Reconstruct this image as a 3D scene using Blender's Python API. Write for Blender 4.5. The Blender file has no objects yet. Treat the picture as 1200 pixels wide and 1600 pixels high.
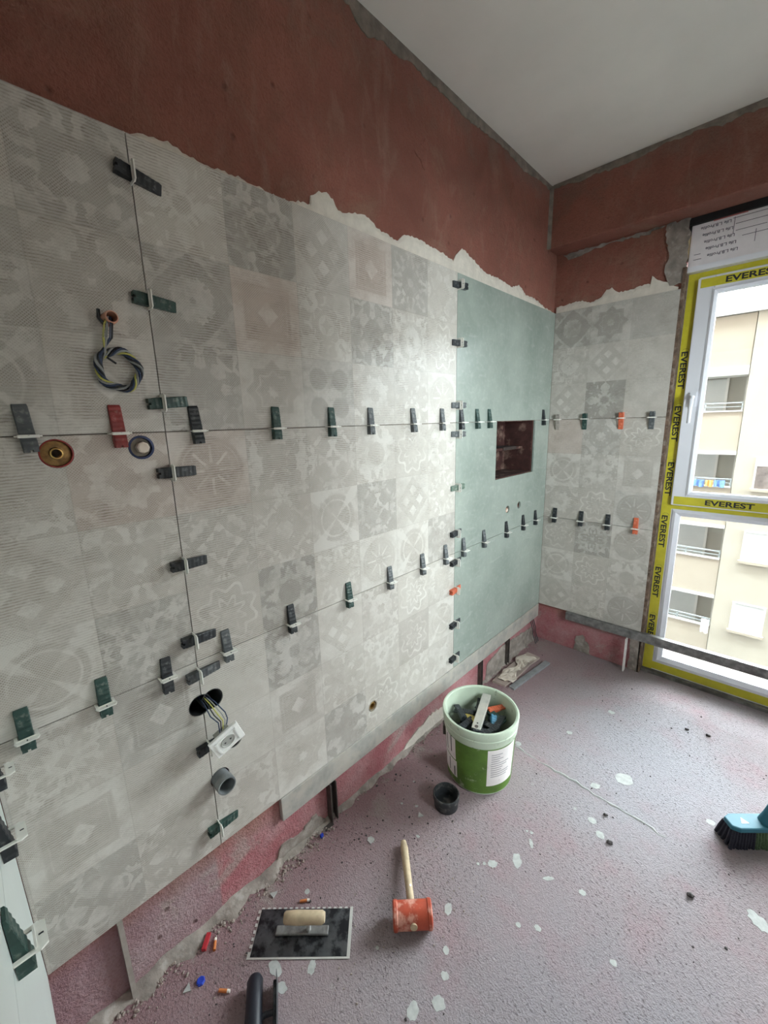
import bpy, bmesh, math, random
from mathutils import Vector, Matrix, Euler
from math import sin, cos, pi, radians, sqrt, atan2

random.seed(11)
SC = bpy.context.scene
COL = SC.collection

# ------------------------------------------------------------------ camera
cam_d = bpy.data.cameras.new('camera')
cam_d.sensor_fit = 'VERTICAL'
cam_d.sensor_height = 36.0
cam_d.lens = 641.79 / 1600 * 36.0
cam_d.clip_start = 0.02
cam_d.clip_end = 300
cam = bpy.data.objects.new('camera', cam_d)
COL.objects.link(cam)
_r = Vector((0.72147, 0.69198, -0.02536))
_d = Vector((0.12911, -0.17041, -0.97688))
_f = Vector((-0.6803, 0.70152, -0.21229))
cam.matrix_world = Matrix(((_r.x, -_d.x, -_f.x, 1.0533), (_r.y, -_d.y, -_f.y, 0.0), (_r.z, -_d.z, -_f.z, 1.47), (0, 0, 0, 1)))
SC.camera = cam

# ------------------------------------------------------------------ sky, window portal, exposure
world = bpy.data.worlds.new('world')
SC.world = world
world.use_nodes = True
_bg = world.node_tree.nodes['Background']
_bg.inputs[0].default_value = (0.87, 0.945, 1.0, 1)
_bg.inputs[1].default_value = 35.0
SC.view_settings.view_transform = 'Standard'
SC.view_settings.look = 'None'
SC.view_settings.gamma = 1.0
SC.view_settings.use_curve_mapping = False
SC.view_settings.exposure = 0.45
SC.cycles.diffuse_bounces = 6
SC.cycles.max_bounces = 14
SC.cycles.transparent_max_bounces = 16


def portal(name, loc, rot, sx, sy):
    l = bpy.data.lights.new(name, 'AREA')
    l.shape = 'RECTANGLE'
    l.size, l.size_y = sx, sy
    l.cycles.is_portal = True
    o = bpy.data.objects.new(name, l)
    o.location = loc
    o.rotation_euler = rot
    COL.objects.link(o)


WX0, WX1 = 0.614, 1.96          # window outer frame
XR = 2.25                       # inner face of the wall opposite the tiles
VY0, VY1, VZ0, VZ1 = 0.75, 1.55, 1.10, 2.20   # added fill-light window in that wall, out of view
portal('fill_window_portal', (XR + 0.22, (VY0 + VY1) / 2, (VZ0 + VZ1) / 2), (0, radians(90), 0), VZ1 - VZ0, VY1 - VY0)
portal('window_portal', ((WX0 + WX1) / 2, 2.80, 1.08), (radians(-90), 0, 0), WX1 - WX0, 2.16)


# ------------------------------------------------------------------ material helpers
def s2l(c):
    return tuple(((v / 255) / 12.92 if v / 255 <= 0.04045 else ((v / 255 + 0.055) / 1.055) ** 2.4) for v in c) + (1.0,)


class V:
    """a value socket with arithmetic"""
    def __init__(s, m, sock): s.m, s.s = m, sock
    def __add__(s, o): return s.m.math('ADD', s, o)
    __radd__ = __add__
    def __mul__(s, o): return s.m.math('MULTIPLY', s, o)
    __rmul__ = __mul__
    def __sub__(s, o): return s.m.math('SUBTRACT', s, o)
    def __rsub__(s, o): return s.m.math('SUBTRACT', o, s)


class Mat:
    def __init__(s, name, rough=0.8, metal=0.0):
        s.mat = bpy.data.materials.new(name)
        s.mat.use_nodes = True
        s.nt = s.mat.node_tree
        s.b = s.nt.nodes['Principled BSDF']
        s.b.inputs['Roughness'].default_value = rough
        s.b.inputs['Metallic'].default_value = metal
        s._obj = None

    def put(s, sock, v):
        if isinstance(v, V): s.nt.links.new(v.s, sock)
        elif v is not None: sock.default_value = v

    def node(s, t, **kw):
        n = s.nt.nodes.new(t)
        for k, v in kw.items(): setattr(n, k, v)
        return n

    def math(s, op, a, b=None, c=None, clamp=False):
        n = s.node('ShaderNodeMath', operation=op, use_clamp=clamp)
        s.put(n.inputs[0], a); s.put(n.inputs[1], b)
        if c is not None: s.put(n.inputs[2], c)
        return V(s, n.outputs[0])

    def obj(s):
        if s._obj is None:
            s._obj = V(s, s.node('ShaderNodeTexCoord').outputs['Object'])
        return s._obj

    def geo(s):
        return V(s, s.node('ShaderNodeNewGeometry').outputs['Position'])

    def sep(s, v):
        n = s.node('ShaderNodeSeparateXYZ'); s.put(n.inputs[0], v)
        return [V(s, o) for o in n.outputs]

    def comb(s, x, y, z=0.0):
        n = s.node('ShaderNodeCombineXYZ')
        s.put(n.inputs[0], x); s.put(n.inputs[1], y); s.put(n.inputs[2], z)
        return V(s, n.outputs[0])

    def mapping(s, v, scale=(1, 1, 1), loc=(0, 0, 0), rot=(0, 0, 0)):
        n = s.node('ShaderNodeMapping'); s.put(n.inputs[0], v)
        n.inputs['Scale'].default_value = scale; n.inputs['Location'].default_value = loc; n.inputs['Rotation'].default_value = rot
        return V(s, n.outputs[0])

    def noise(s, vec, scale=5, detail=3, rough=0.55, dist=0.0, color=False):
        n = s.node('ShaderNodeTexNoise'); s.put(n.inputs['Vector'], vec)
        n.inputs['Scale'].default_value = scale; n.inputs['Detail'].default_value = detail
        n.inputs['Roughness'].default_value = rough; n.inputs['Distortion'].default_value = dist
        return V(s, n.outputs['Color' if color else 'Fac'])

    def voro(s, vec, scale=5, feature='F1', out='Distance', rnd=1.0):
        n = s.node('ShaderNodeTexVoronoi', feature=feature); s.put(n.inputs['Vector'], vec)
        n.inputs['Scale'].default_value = scale; n.inputs['Randomness'].default_value = rnd
        return V(s, n.outputs[out])

    def rng(s, v, a, b, lo=0.0, hi=1.0, smooth=False):
        n = s.node('ShaderNodeMapRange', clamp=True)
        if smooth: n.interpolation_type = 'SMOOTHSTEP'
        s.put(n.inputs[0], v)
        for i, k in enumerate((a, b, lo, hi)): s.put(n.inputs[i + 1], k)
        return V(s, n.outputs[0])

    def lt(s, v, e, w=0.03):
        if isinstance(e, V): return s.rng(v - e, -w, w, 1.0, 0.0)
        return s.rng(v, e - w, e + w, 1.0, 0.0)

    def mix(s, f, a, b, blend='MIX'):
        n = s.node('ShaderNodeMix', data_type='RGBA', blend_type=blend)
        s.put(n.inputs['Factor'], f)
        ia = [i for i in n.inputs if i.type == 'RGBA']
        s.put(ia[0], a); s.put(ia[1], b)
        return V(s, [o for o in n.outputs if o.type == 'RGBA'][0])

    def attr(s, name, out='Fac'):
        n = s.node('ShaderNodeAttribute', attribute_name=name)
        return V(s, n.outputs[out])

    def color(s, v): s.put(s.b.inputs['Base Color'], v); return s
    def rough(s, v): s.put(s.b.inputs['Roughness'], v); return s

    def bump(s, h, strength=0.3, dist=0.01):
        n = s.node('ShaderNodeBump'); s.put(n.inputs['Height'], h)
        n.inputs['Strength'].default_value = strength; n.inputs['Distance'].default_value = dist
        s.nt.links.new(n.outputs[0], s.b.inputs['Normal']); return s


def simple(name, c, rough=0.6, metal=0.0, var=0.12, scale=30, bump=0.0, dirt=None, dirt_amt=0.5, dirt_scale=12, dirt_lo=0.52, coat=0.0):
    """one colour with mottling, optional dried-mortar dirt and fine relief"""
    m = Mat(name, rough, metal)
    n = m.noise(m.obj(), scale, 4)
    base = s2l(c)
    dark = tuple(v * (1 - var * 1.6) for v in base[:3]) + (1,)
    light = tuple(min(1, v * (1 + var)) for v in base[:3]) + (1,)
    col = m.mix(m.rng(n, 0.3, 0.7), dark, light)
    if dirt:
        d = m.noise(m.obj(), dirt_scale, 5, 0.65)
        col = m.mix(m.rng(d, dirt_lo, dirt_lo + 0.12, 0, dirt_amt), col, s2l(dirt))
    m.color(col)
    if coat: m.b.inputs['Coat Weight'].default_value = coat
    if bump: m.bump(m.noise(m.obj(), scale * 3, 4), bump, 0.004)
    return m.mat


M = {}


def make_plaster():
    m = Mat('red_primed_plaster', 0.9)
    p = m.obj()
    x, y, z = m.sep(p)
    big = m.noise(p, 1.9, 5, 0.6, 0.4)
    mid = m.noise(p, 7, 5, 0.65)
    fine = m.noise(p, 140, 3, 0.6)
    c = m.mix(m.rng(big, 0.3, 0.72), s2l((116, 70, 58)), s2l((148, 94, 80)))
    c = m.mix(m.rng(mid, 0.48, 0.68, 0, 0.55), c, s2l((120, 84, 70)))
    c = m.mix(m.rng(m.noise(p, 3.3, 6, 0.7, 0.8), 0.55, 0.68, 0, 0.45), c, s2l((142, 112, 94)))
    c = m.mix(m.rng(z + 0.5 * mid, 2.78, 2.95, 0, 0.5), c, s2l((118, 98, 88)))
    smear = m.noise(m.mapping(p, (3, 3, 1.2), rot=(0.5, 0.4, 0.3)), 2.2, 4, 0.6, 1.2)
    c = m.mix(m.rng(smear, 0.58, 0.74, 0, 0.35), c, s2l((146, 118, 104)))
    # the primer is a fresher pink-red on the low band that was painted from the floor pot
    low = m.rng(z + 0.16 * mid, 0.36, 0.26)
    pink = m.mix(m.rng(mid, 0.4, 0.66), s2l((160, 98, 102)), s2l((172, 130, 131)))
    # an older, greyer coat ends in a straight edge near the first offcut prop
    pink = m.mix(m.rng(y + mid * 0.02, 0.345, 0.352), m.mix(m.rng(mid, 0.4, 0.66), s2l((148, 118, 122)), s2l((158, 136, 138))), pink)
    c = m.mix(low, c, pink)
    gm = m.rng(m.noise(p, 4.3, 6, 0.7, 0.6), 0.58, 0.66, 0, 0.65)
    c = m.mix(gm * low, c, s2l((160, 148, 140)))
    pits = m.voro(p, 9, 'F1')
    c = m.mix(m.lt(pits, 0.05, 0.02) * 0.5, c, s2l((80, 40, 34)))
    c = m.mix(m.rng(fine, 0.48, 0.75, 0, 0.4), c, s2l((104, 58, 48)))
    c = m.mix(m.rng(m.noise(m.mapping(p, (1, 1, 0.35)), 16, 5, 0.7, 0.6), 0.55, 0.7, 0, 0.3) * (1 - low), c, s2l((148, 116, 100)))
    m.color(c)
    m.bump(fine * 0.5 + mid * 1.4 + m.noise(p, 26, 5, 0.65) * 1.1 + m.lt(pits, 0.06, 0.03) * -0.8, 0.8, 0.010)
    return m.mat


def make_floor():
    m = Mat('dusty_pink_screed', 0.92)
    p = m.obj()
    x, y, z = m.sep(p)
    big = m.noise(p, 1.6, 4, 0.55)
    mid = m.noise(p, 6, 5, 0.6)
    fine = m.noise(p, 95, 4, 0.6)
    c = m.mix(m.rng(big, 0.32, 0.68), s2l((152, 134, 136)), s2l((150, 142, 145)))
    c = m.mix(m.rng(mid, 0.5, 0.72, 0, 0.5), c, s2l((158, 124, 130)))
    # trodden grey dust on the open floor
    dx = x - 0.80; dy = y - 1.85
    dd = m.math('SQRT', dx * dx * 1.6 + dy * dy)
    c = m.mix(m.rng(dd + mid * 0.5, 0.95, 0.35, 0, 0.75, True), c, s2l((158, 156, 161)))
    dx = x - 0.95; dy = y - 0.75
    dd = m.math('SQRT', dx * dx + dy * dy)
    c = m.mix(m.rng(dd + mid * 0.6, 0.95, 0.4, 0, 0.65, True), c, s2l((144, 140, 145)))
    # primer slopped along the foot of the tiled wall
    edge = m.rng(x + mid * 0.35, 0.55, 0.18)
    c = m.mix(edge * 0.6, c, s2l((146, 100, 102)))
    # mortar-grey crumbs near the wall foot
    g = m.rng(m.noise(p, 3.1, 6, 0.72), 0.52, 0.62) * m.rng(x, 0.22, 0.03)
    c = m.mix(g * 0.8, c, s2l((160, 150, 142)))
    # fine white drips
    v = m.voro(m.mapping(p, loc=(3.7, 1.2, 0)), 9)
    gate = m.rng(m.noise(p, 2.3, 2), 0.5, 0.56)
    c = m.mix(m.lt(v + fine * 0.05, 0.085, 0.02) * gate * 0.85, c, s2l((182, 182, 178)))
    pit = m.noise(m.mapping(p, (1.0, 1.8, 1.0), rot=(0, 0, 0.8)), 88, 4, 0.65)
    pm = m.rng(pit, 0.58, 0.68) * m.rng(m.noise(p, 3.7, 4, 0.6), 0.42, 0.6, 0.25, 1.0)
    c = m.mix(pm * 0.7, c, s2l((96, 84, 86)))
    c = m.mix(m.rng(m.noise(p, 170, 3, 0.6), 0.55, 0.72, 0, 0.4), c, s2l((116, 102, 103)))
    c = m.mix(m.rng(m.noise(p, 120, 3, 0.6), 0.58, 0.74, 0, 0.35), c, s2l((190, 182, 181)))
    m.color(c)
    m.bump(m.noise(p, 210, 4, 0.65) * 1.0 + fine * 0.6 + pm * -1.8 + m.noise(p, 24, 3) * 0.5, 0.85, 0.006)
    return m.mat


def make_patchwork():
    """patchwork-print ceramic: each 20 cm field carries one motif and one tone, set per face"""
    m = Mat('patchwork_print_tile', 0.42)
    uvc = V(m, m.node('ShaderNodeUVMap', uv_map='cell').outputs[0])
    uvp = V(m, m.node('ShaderNodeUVMap', uv_map='pos').outputs[0])
    wob = m.noise(uvp, 26, 2, 0.5, color=True)
    wx, wy, _ = m.sep(wob)
    u, v, _ = m.sep(uvc)
    u = u + (wx - 0.5) * 0.07
    v = v + (wy - 0.5) * 0.07
    mot = m.attr('motif')
    a = m.math('ABSOLUTE', u); b = m.math('ABSOLUTE', v)
    mx = m.math('MAXIMUM', a, b); mn = m.math('MINIMUM', a, b)
    ss = a + b
    r = m.math('SQRT', u * u + v * v)
    th = m.math('ARCTAN2', v, u)
    k = lambda i: m.math('COMPARE', mot, float(i), 0.25)
    d = m.math('MINIMUM', mx, ss * 0.7071)
    m1 = 1 - m.lt(d, 0.60) * (1 - m.lt(d, 0.13)) + m.lt(m.math('ABSOLUTE', d - 0.4), 0.015, 0.02) * 0.7
    s4 = m.math('ABSOLUTE', m.math('SINE', th * 4.0))
    m2 = 1 - m.lt(r, 0.86) + m.lt(s4 * r, 0.13, 0.03) * m.lt(r, 0.64) * (1 - m.lt(r, 0.2)) - m.lt(m.math('ABSOLUTE', r - 0.74), 0.01, 0.02) * -0.6
    pq = m.math('MINIMUM', m.math('ABSOLUTE', u + v), m.math('ABSOLUTE', u - v))
    m3 = 1 - m.lt(r, 0.80) + m.lt(pq, r * 0.22, 0.03) + m.lt(m.math('ABSOLUTE', r - 0.62), 0.03, 0.02)
    m4 = m.lt(m.math('ABSOLUTE', mx - 0.42) + mn, 0.22) + (1 - m.lt(ss, 0.98)) * 0.6
    c8 = m.math('COSINE', th * 8.0)
    m5 = m.lt(m.math('ABSOLUTE', m.math('SINE', r * 8.0 + c8 * 0.9)), 0.42, 0.1) * m.lt(r, 0.92)
    rnd = m.attr('seed')
    n6 = m.noise(m.comb(mx + rnd * 7.0, mn + rnd * 3.0, rnd * 5.0), 3.1, 2, 0.45, 0.5)
    m6 = m.rng(n6, 0.49, 0.55) * 0.9
    m7 = 1 - m.lt(mx, 0.70) + m.lt(ss, 0.30) + m.lt(m.math('ABSOLUTE', mx - 0.58), 0.01, 0.02) * 0.5
    ea = a - 0.43; eb = b - 0.43
    m8 = 1 - m.lt(m.math('SQRT', ea * ea + eb * eb), 0.33)
    fin = m.math('ABSOLUTE', m.noise(m.comb(mx * 2.0 + rnd * 3.0, mn * 2.0, rnd * 9.0), 5.0, 2, 0.5, 0.8) - 0.5)
    curl = m.lt(fin, 0.018, 0.015) * 0.55
    msk = curl + k(1) * m1 + k(2) * m2 + k(3) * m3 + k(4) * m4 + k(5) * m5 + k(6) * m6 + k(7) * m7 + k(8) * m8 + k(0) * 0.35
    wear = m.rng(m.noise(uvp, 9, 6, 0.7), 0.40, 0.60, 0.12, 1.0)
    msk = m.math('MULTIPLY', msk, wear, clamp=True)
    # woven ground: dashes and dots
    pu, pv, _ = m.sep(uvp)
    wave = m.noise(uvp, 30, 2)
    l1 = m.math('SINE', pv * 1050.0 + wave * 5.0)
    l2 = m.math('SINE', pu * 1050.0 + wave * 4.0)
    dots = m.rng(l1 * l2, 0.05, 0.55)
    dash = m.rng(l1 + (m.noise(m.mapping(uvp, (60, 420, 1)), 1.0, 2) - 0.5) * 4.0, -0.1, 0.7)
    pick = m.rng(m.noise(uvp, 5.5, 2), 0.44, 0.56)
    hatch = pick * dash + (1 - pick) * dots
    hatch = hatch * m.rng(m.noise(uvp, 16, 4, 0.6), 0.32, 0.62, 0.15, 1.0)
    tone = m.attr('tone', 'Color')
    ground = m.mix(hatch * 0.75, tone, m.mix(1.0, tone, s2l((166, 156, 146)), 'MULTIPLY'))
    ground = m.mix(1.0, ground, s2l((238, 235, 232)), 'MULTIPLY')
    lightc = m.mix(0.46, tone, s2l((218, 214, 206)))
    lightc = m.mix(hatch * 0.18, lightc, s2l((150, 140, 128)))
    c = m.mix(msk * 0.82, ground, lightc)
    cloud = m.noise(uvp, 2.1, 4)
    c = m.mix(m.rng(cloud, 0.35, 0.7, 0, 0.22), c, s2l((188, 181, 172)))
    seam = m.lt(1 - m.math('MAXIMUM', m.math('ABSOLUTE', m.sep(uvc)[0]), m.math('ABSOLUTE', m.sep(uvc)[1])), 0.012, 0.01)
    c = m.mix(seam * 0.22, c, s2l((140, 132, 122)))
    dust = m.rng(m.noise(uvp, 60, 4, 0.7), 0.6, 0.75, 0, 0.35)
    c = m.mix(dust, c, s2l((200, 196, 188)))
    m.color(c)
    m.rough(m.rng(cloud, 0.3, 0.7, 0.27, 0.38))
    m.bump(hatch * -0.4 + msk * 0.4, 0.18, 0.002)
    return m.mat


def make_green_slab():
    m = Mat('grey_green_slab', 0.27)
    p = m.obj()
    n = m.noise(p, 3.2, 6, 0.6)
    f = m.noise(p, 45, 4, 0.6)
    c = m.mix(m.rng(n, 0.3, 0.7), s2l((132, 142, 134)), s2l((158, 166, 157)))
    c = m.mix(m.rng(f, 0.5, 0.75, 0, 0.35), c, s2l((172, 178, 168)))
    sm = m.noise(m.mapping(p, (1, 2.5, 7)), 3, 4, 0.6, 0.8)
    c = m.mix(m.rng(sm, 0.6, 0.72, 0, 0.28), c, s2l((186, 188, 182)))
    m.color(c)
    m.bump(f, 0.06, 0.002)
    return m.mat


def make_glass():
    m = bpy.data.materials.new('window_glass')
    m.use_nodes = True
    nt = m.node_tree
    nt.nodes.clear()
    out = nt.nodes.new('ShaderNodeOutputMaterial')
    mixn = nt.nodes.new('ShaderNodeMixShader')
    tr = nt.nodes.new('ShaderNodeBsdfTransparent'); tr.inputs[0].default_value = (0.93, 0.95, 0.94, 1)
    gl = nt.nodes.new('ShaderNodeBsdfGlossy'); gl.inputs['Roughness'].default_value = 0.03
    fr = nt.nodes.new('ShaderNodeFresnel'); fr.inputs[0].default_value = 1.35
    nt.links.new(fr.outputs[0], mixn.inputs[0]); nt.links.new(tr.outputs[0], mixn.inputs[1]); nt.links.new(gl.outputs[0], mixn.inputs[2])
    nt.links.new(mixn.outputs[0], out.inputs[0])
    return m


M['plaster'] = make_plaster()
M['floor'] = make_floor()
M['patch'] = make_patchwork()
M['green'] = make_green_slab()
M['glass'] = make_glass()
M['ceiling'] = simple('white_ceiling_paint', (226, 222, 214), 0.9, var=0.03, scale=4, bump=0.05)
M['wallpale'] = simple('white_wall_paint', (226, 222, 214), 0.9, var=0.08, scale=5, bump=0.2)
M['mortar'] = simple('grey_mortar', (128, 118, 108), 0.95, var=0.22, scale=25, bump=0.6)
M['pale_tile'] = simple('pale_glossy_tile', (202, 208, 203), 0.35, var=0.05, scale=3)
M['adhesive'] = simple('pale_tile_adhesive', (206, 198, 186), 0.92, var=0.07, scale=30, bump=0.5)
M['cement'] = simple('rough_grey_cement', (142, 132, 124), 0.95, var=0.25, scale=18, bump=0.7, dirt=(176, 168, 160), dirt_scale=30)
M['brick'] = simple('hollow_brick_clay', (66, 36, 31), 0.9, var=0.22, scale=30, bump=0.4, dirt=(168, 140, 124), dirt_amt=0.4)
M['masonry'] = simple('brown_reveal_masonry', (104, 84, 70), 0.95, var=0.35, scale=40, bump=0.7, dirt=(160, 148, 136), dirt_scale=25)
M['white_pvc'] = simple('white_pvc', (222, 222, 228), 0.32, var=0.02, scale=6)
M['yellow_tape'] = simple('yellow_protective_film', (198, 188, 52), 0.4, var=0.08, scale=20)
M['ink'] = simple('black_print', (36, 38, 44), 0.6, var=0.05)
M['blue_ink'] = simple('dark_grey_print', (84, 78, 92), 0.7, var=0.05)
M['red_ink'] = simple('red_print', (168, 92, 92), 0.7, var=0.05)
M['wedge_green'] = simple('dark_green_plastic', (38, 66, 60), 0.45, var=0.25, scale=60, dirt=(130, 134, 126), dirt_amt=0.55, dirt_scale=70, dirt_lo=0.57)
M['wedge_black'] = simple('black_plastic', (34, 38, 42), 0.45, var=0.25, scale=60, dirt=(120, 122, 120), dirt_amt=0.5, dirt_scale=70, dirt_lo=0.58)
M['wedge_grey'] = simple('slate_grey_plastic', (78, 82, 84), 0.5, var=0.2, scale=60, dirt=(150, 150, 146), dirt_amt=0.5, dirt_scale=70, dirt_lo=0.56)
M['wedge_red'] = simple('dark_red_plastic', (132, 42, 40), 0.45, var=0.2, scale=60, dirt=(170, 140, 130), dirt_amt=0.4, dirt_scale=70, dirt_lo=0.58)
M['wedge_orange'] = simple('orange_plastic', (200, 98, 66), 0.45, var=0.12, scale=60, dirt=(210, 180, 160), dirt_amt=0.4, dirt_scale=70, dirt_lo=0.58)
M['wedge_pale'] = simple('cloudy_pale_plastic', (158, 150, 142), 0.4, var=0.1, scale=60)
M['wedge_sage'] = simple('sage_green_plastic', (92, 112, 98), 0.45, var=0.2, scale=60, dirt=(150, 150, 140), dirt_amt=0.5, dirt_scale=70)
M['wedge_blue'] = simple('blue_plastic', (62, 122, 150), 0.4, var=0.15, scale=60)
M['wedge_yellow'] = simple('yellow_plastic', (190, 172, 92), 0.45, var=0.15, scale=60)
M['clip_white'] = simple('white_clip_plastic', (232, 230, 222), 0.4, var=0.04, scale=60)
M['alu'] = simple('dull_aluminium', (178, 176, 168), 0.5, 0.35, var=0.12, scale=25, dirt=(196, 190, 178), dirt_amt=0.7, dirt_scale=9, dirt_lo=0.45)
M['alu_dirty'] = simple('grimy_aluminium', (128, 126, 124), 0.55, 0.3, var=0.3, scale=30, dirt=(84, 80, 78), dirt_amt=0.7, dirt_scale=14, dirt_lo=0.48)
M['steel_dark'] = simple('dark_steel', (84, 76, 72), 0.6, 0.4, var=0.2, scale=40)
M['tile_edge'] = simple('tile_offcut', (150, 142, 134), 0.7, var=0.12, scale=30)
M['brass'] = simple('brass', (196, 160, 98), 0.35, 0.9, var=0.15, scale=60)
M['brass_dull'] = simple('tarnished_brass', (150, 118, 72), 0.45, 0.6, var=0.25, scale=80, dirt=(96, 70, 50), dirt_amt=0.5, dirt_scale=60)
M['red_plastic'] = simple('red_plastic_ring', (150, 46, 40), 0.5, var=0.15)
M['blue_plastic'] = simple('navy_plastic_ring', (38, 52, 92), 0.45, var=0.15)
M['cream_plug'] = simple('cream_plug', (222, 206, 190), 0.5, var=0.06)
M['grey_cup'] = simple('grey_recess_cup', (150, 140, 124), 0.7, var=0.15)
M['cavity'] = simple('dark_wall_cavity', (58, 48, 44), 0.95, var=0.3, scale=40, bump=0.4)
M['black_box'] = simple('black_box_and_gap_shade', (28, 29, 31), 0.5, var=0.2)
M['conduit'] = simple('salmon_conduit', (214, 158, 132), 0.5, var=0.1)
M['wire_black'] = simple('black_wire', (34, 36, 42), 0.45, var=0.1)
M['wire_blue'] = simple('navy_wire', (46, 60, 88), 0.45, var=0.1)
M['wire_grey'] = simple('grey_wire', (150, 152, 152), 0.45, var=0.1)
M['wire_yellow'] = simple('yellow_green_wire', (186, 182, 96), 0.45, var=0.1)
M['socket'] = simple('white_socket_plastic', (236, 236, 232), 0.35, var=0.03)
M['socket_grey'] = simple('grey_socket_well', (172, 172, 166), 0.5, var=0.1)
M['drain'] = simple('grey_drain_pipe', (112, 116, 118), 0.45, var=0.15, dirt=(160, 158, 152), dirt_amt=0.5)
M['cap_black'] = simple('black_rubber_cap', (40, 42, 44), 0.6, var=0.2, scale=40, dirt=(120, 116, 110), dirt_amt=0.5, dirt_scale=30)
M['bucket'] = simple('pale_green_bucket_plastic', (184, 196, 176), 0.45, var=0.06, scale=10, dirt=(96, 98, 84), dirt_amt=0.75, dirt_scale=34, dirt_lo=0.60)
M['label_green'] = simple('green_paper_label', (84, 116, 42), 0.55, var=0.18, scale=18, dirt=(196, 200, 176), dirt_amt=0.6, dirt_scale=26, dirt_lo=0.62)
M['label_white'] = simple('white_paper_label', (226, 220, 218), 0.6, var=0.05, scale=20, dirt=(170, 160, 152), dirt_amt=0.5, dirt_scale=30, dirt_lo=0.6)
M['print_grey'] = simple('grey_print', (150, 146, 148), 0.6, var=0.05)
M['wood'] = simple('bare_wood_handle', (188, 168, 138), 0.6, var=0.14, scale=40)
M['rubber_orange'] = simple('orange_rubber', (176, 74, 50), 0.5, var=0.16, scale=24, dirt=(226, 176, 158), dirt_amt=0.65, dirt_scale=26, dirt_lo=0.5)
M['trowel_steel'] = simple('mortar_caked_steel', (96, 98, 102), 0.38, 0.75, var=0.3, scale=16, dirt=(34, 34, 38), dirt_amt=0.9, dirt_scale=22, dirt_lo=0.46)
M['trowel_edge'] = simple('bare_steel_edge', (206, 204, 200), 0.4, 0.4, var=0.06)
M['black_handle'] = simple('black_rubber_handle', (26, 28, 38), 0.45, var=0.15)
M['broom_head'] = simple('turquoise_broom_plastic', (40, 104, 122), 0.6, var=0.1, scale=14)
M['bristle'] = simple('dark_bristle', (30, 30, 44), 0.8, var=0.3, scale=200)
M['bristle_green'] = simple('green_bristle', (70, 92, 62), 0.8, var=0.3, scale=200)
M['pole'] = simple('grey_broom_pole', (66, 62, 66), 0.45, var=0.1)
M['splat'] = simple('white_paint_splash', (172, 172, 169), 0.85, var=0.12, scale=60)
M['rubble'] = simple('mortar_crumbs', (158, 145, 136), 0.95, var=0.25, scale=60, bump=0.3)
M['rubble_dark'] = simple('dark_crumbs', (74, 68, 68), 0.95, var=0.25, scale=60)
M['cig'] = simple('orange_filter_paper', (196, 116, 62), 0.8, var=0.12, scale=80)
M['cig_white'] = simple('white_cigarette_paper', (220, 214, 204), 0.8, var=0.06)
M['bit_blue'] = simple('bright_blue_plastic', (30, 60, 170), 0.4, var=0.1)
M['bit_red'] = simple('red_plastic_shard', (176, 44, 52), 0.5, var=0.12)
M['board'] = simple('torn_plasterboard', (168, 152, 142), 0.9, var=0.14, scale=14, bump=0.3)
M['paper'] = simple('crumpled_paper', (204, 192, 178), 0.85, var=0.1, scale=14)
M['film_grey'] = simple('grey_metal_strip', (150, 152, 154), 0.45, 0.4, var=0.12)
M['foam'] = simple('beige_foam', (186, 166, 130), 0.9, var=0.12, scale=40)
M['shutter_box'] = simple('white_shutter_box', (226, 220, 222), 0.55, var=0.03)
M['ext_cream'] = simple('cream_render', (166, 161, 147), 0.9, var=0.03, scale=1.2)
M['ext_parapet'] = simple('sand_render', (160, 152, 137), 0.9, var=0.03, scale=1.2)
M['ext_shade'] = simple('pale_recess_render', (166, 164, 156), 0.9, var=0.03, scale=1.2)
M['ext_frame'] = simple('white_joinery', (196, 195, 190), 0.6, var=0.02)
M['ext_blind'] = simple('white_blind', (184, 187, 185), 0.6, var=0.03, scale=3)
M['ext_dark'] = simple('dark_window', (120, 112, 108), 0.3, var=0.25, scale=4)
M['ext_metal'] = simple('grey_railing', (170, 180, 182), 0.5, 0.3, var=0.04)
M['ext_ground'] = simple('street_asphalt', (78, 78, 78), 0.9, var=0.1, scale=2)
M['ext_own'] = simple('dark_shading_facade', (78, 68, 62), 0.85, var=0.1, scale=1.5)  # unseen facade kept dark so it bounces little light across the street
M['cloth_blue'] = simple('blue_cloth', (96, 130, 186), 0.8, var=0.2, scale=9)
M['cloth_orange'] = simple('orange_cloth', (222, 160, 90), 0.8, var=0.15, scale=9)
M['cloth_white'] = simple('white_cloth', (240, 240, 240), 0.8, var=0.04)


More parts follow.
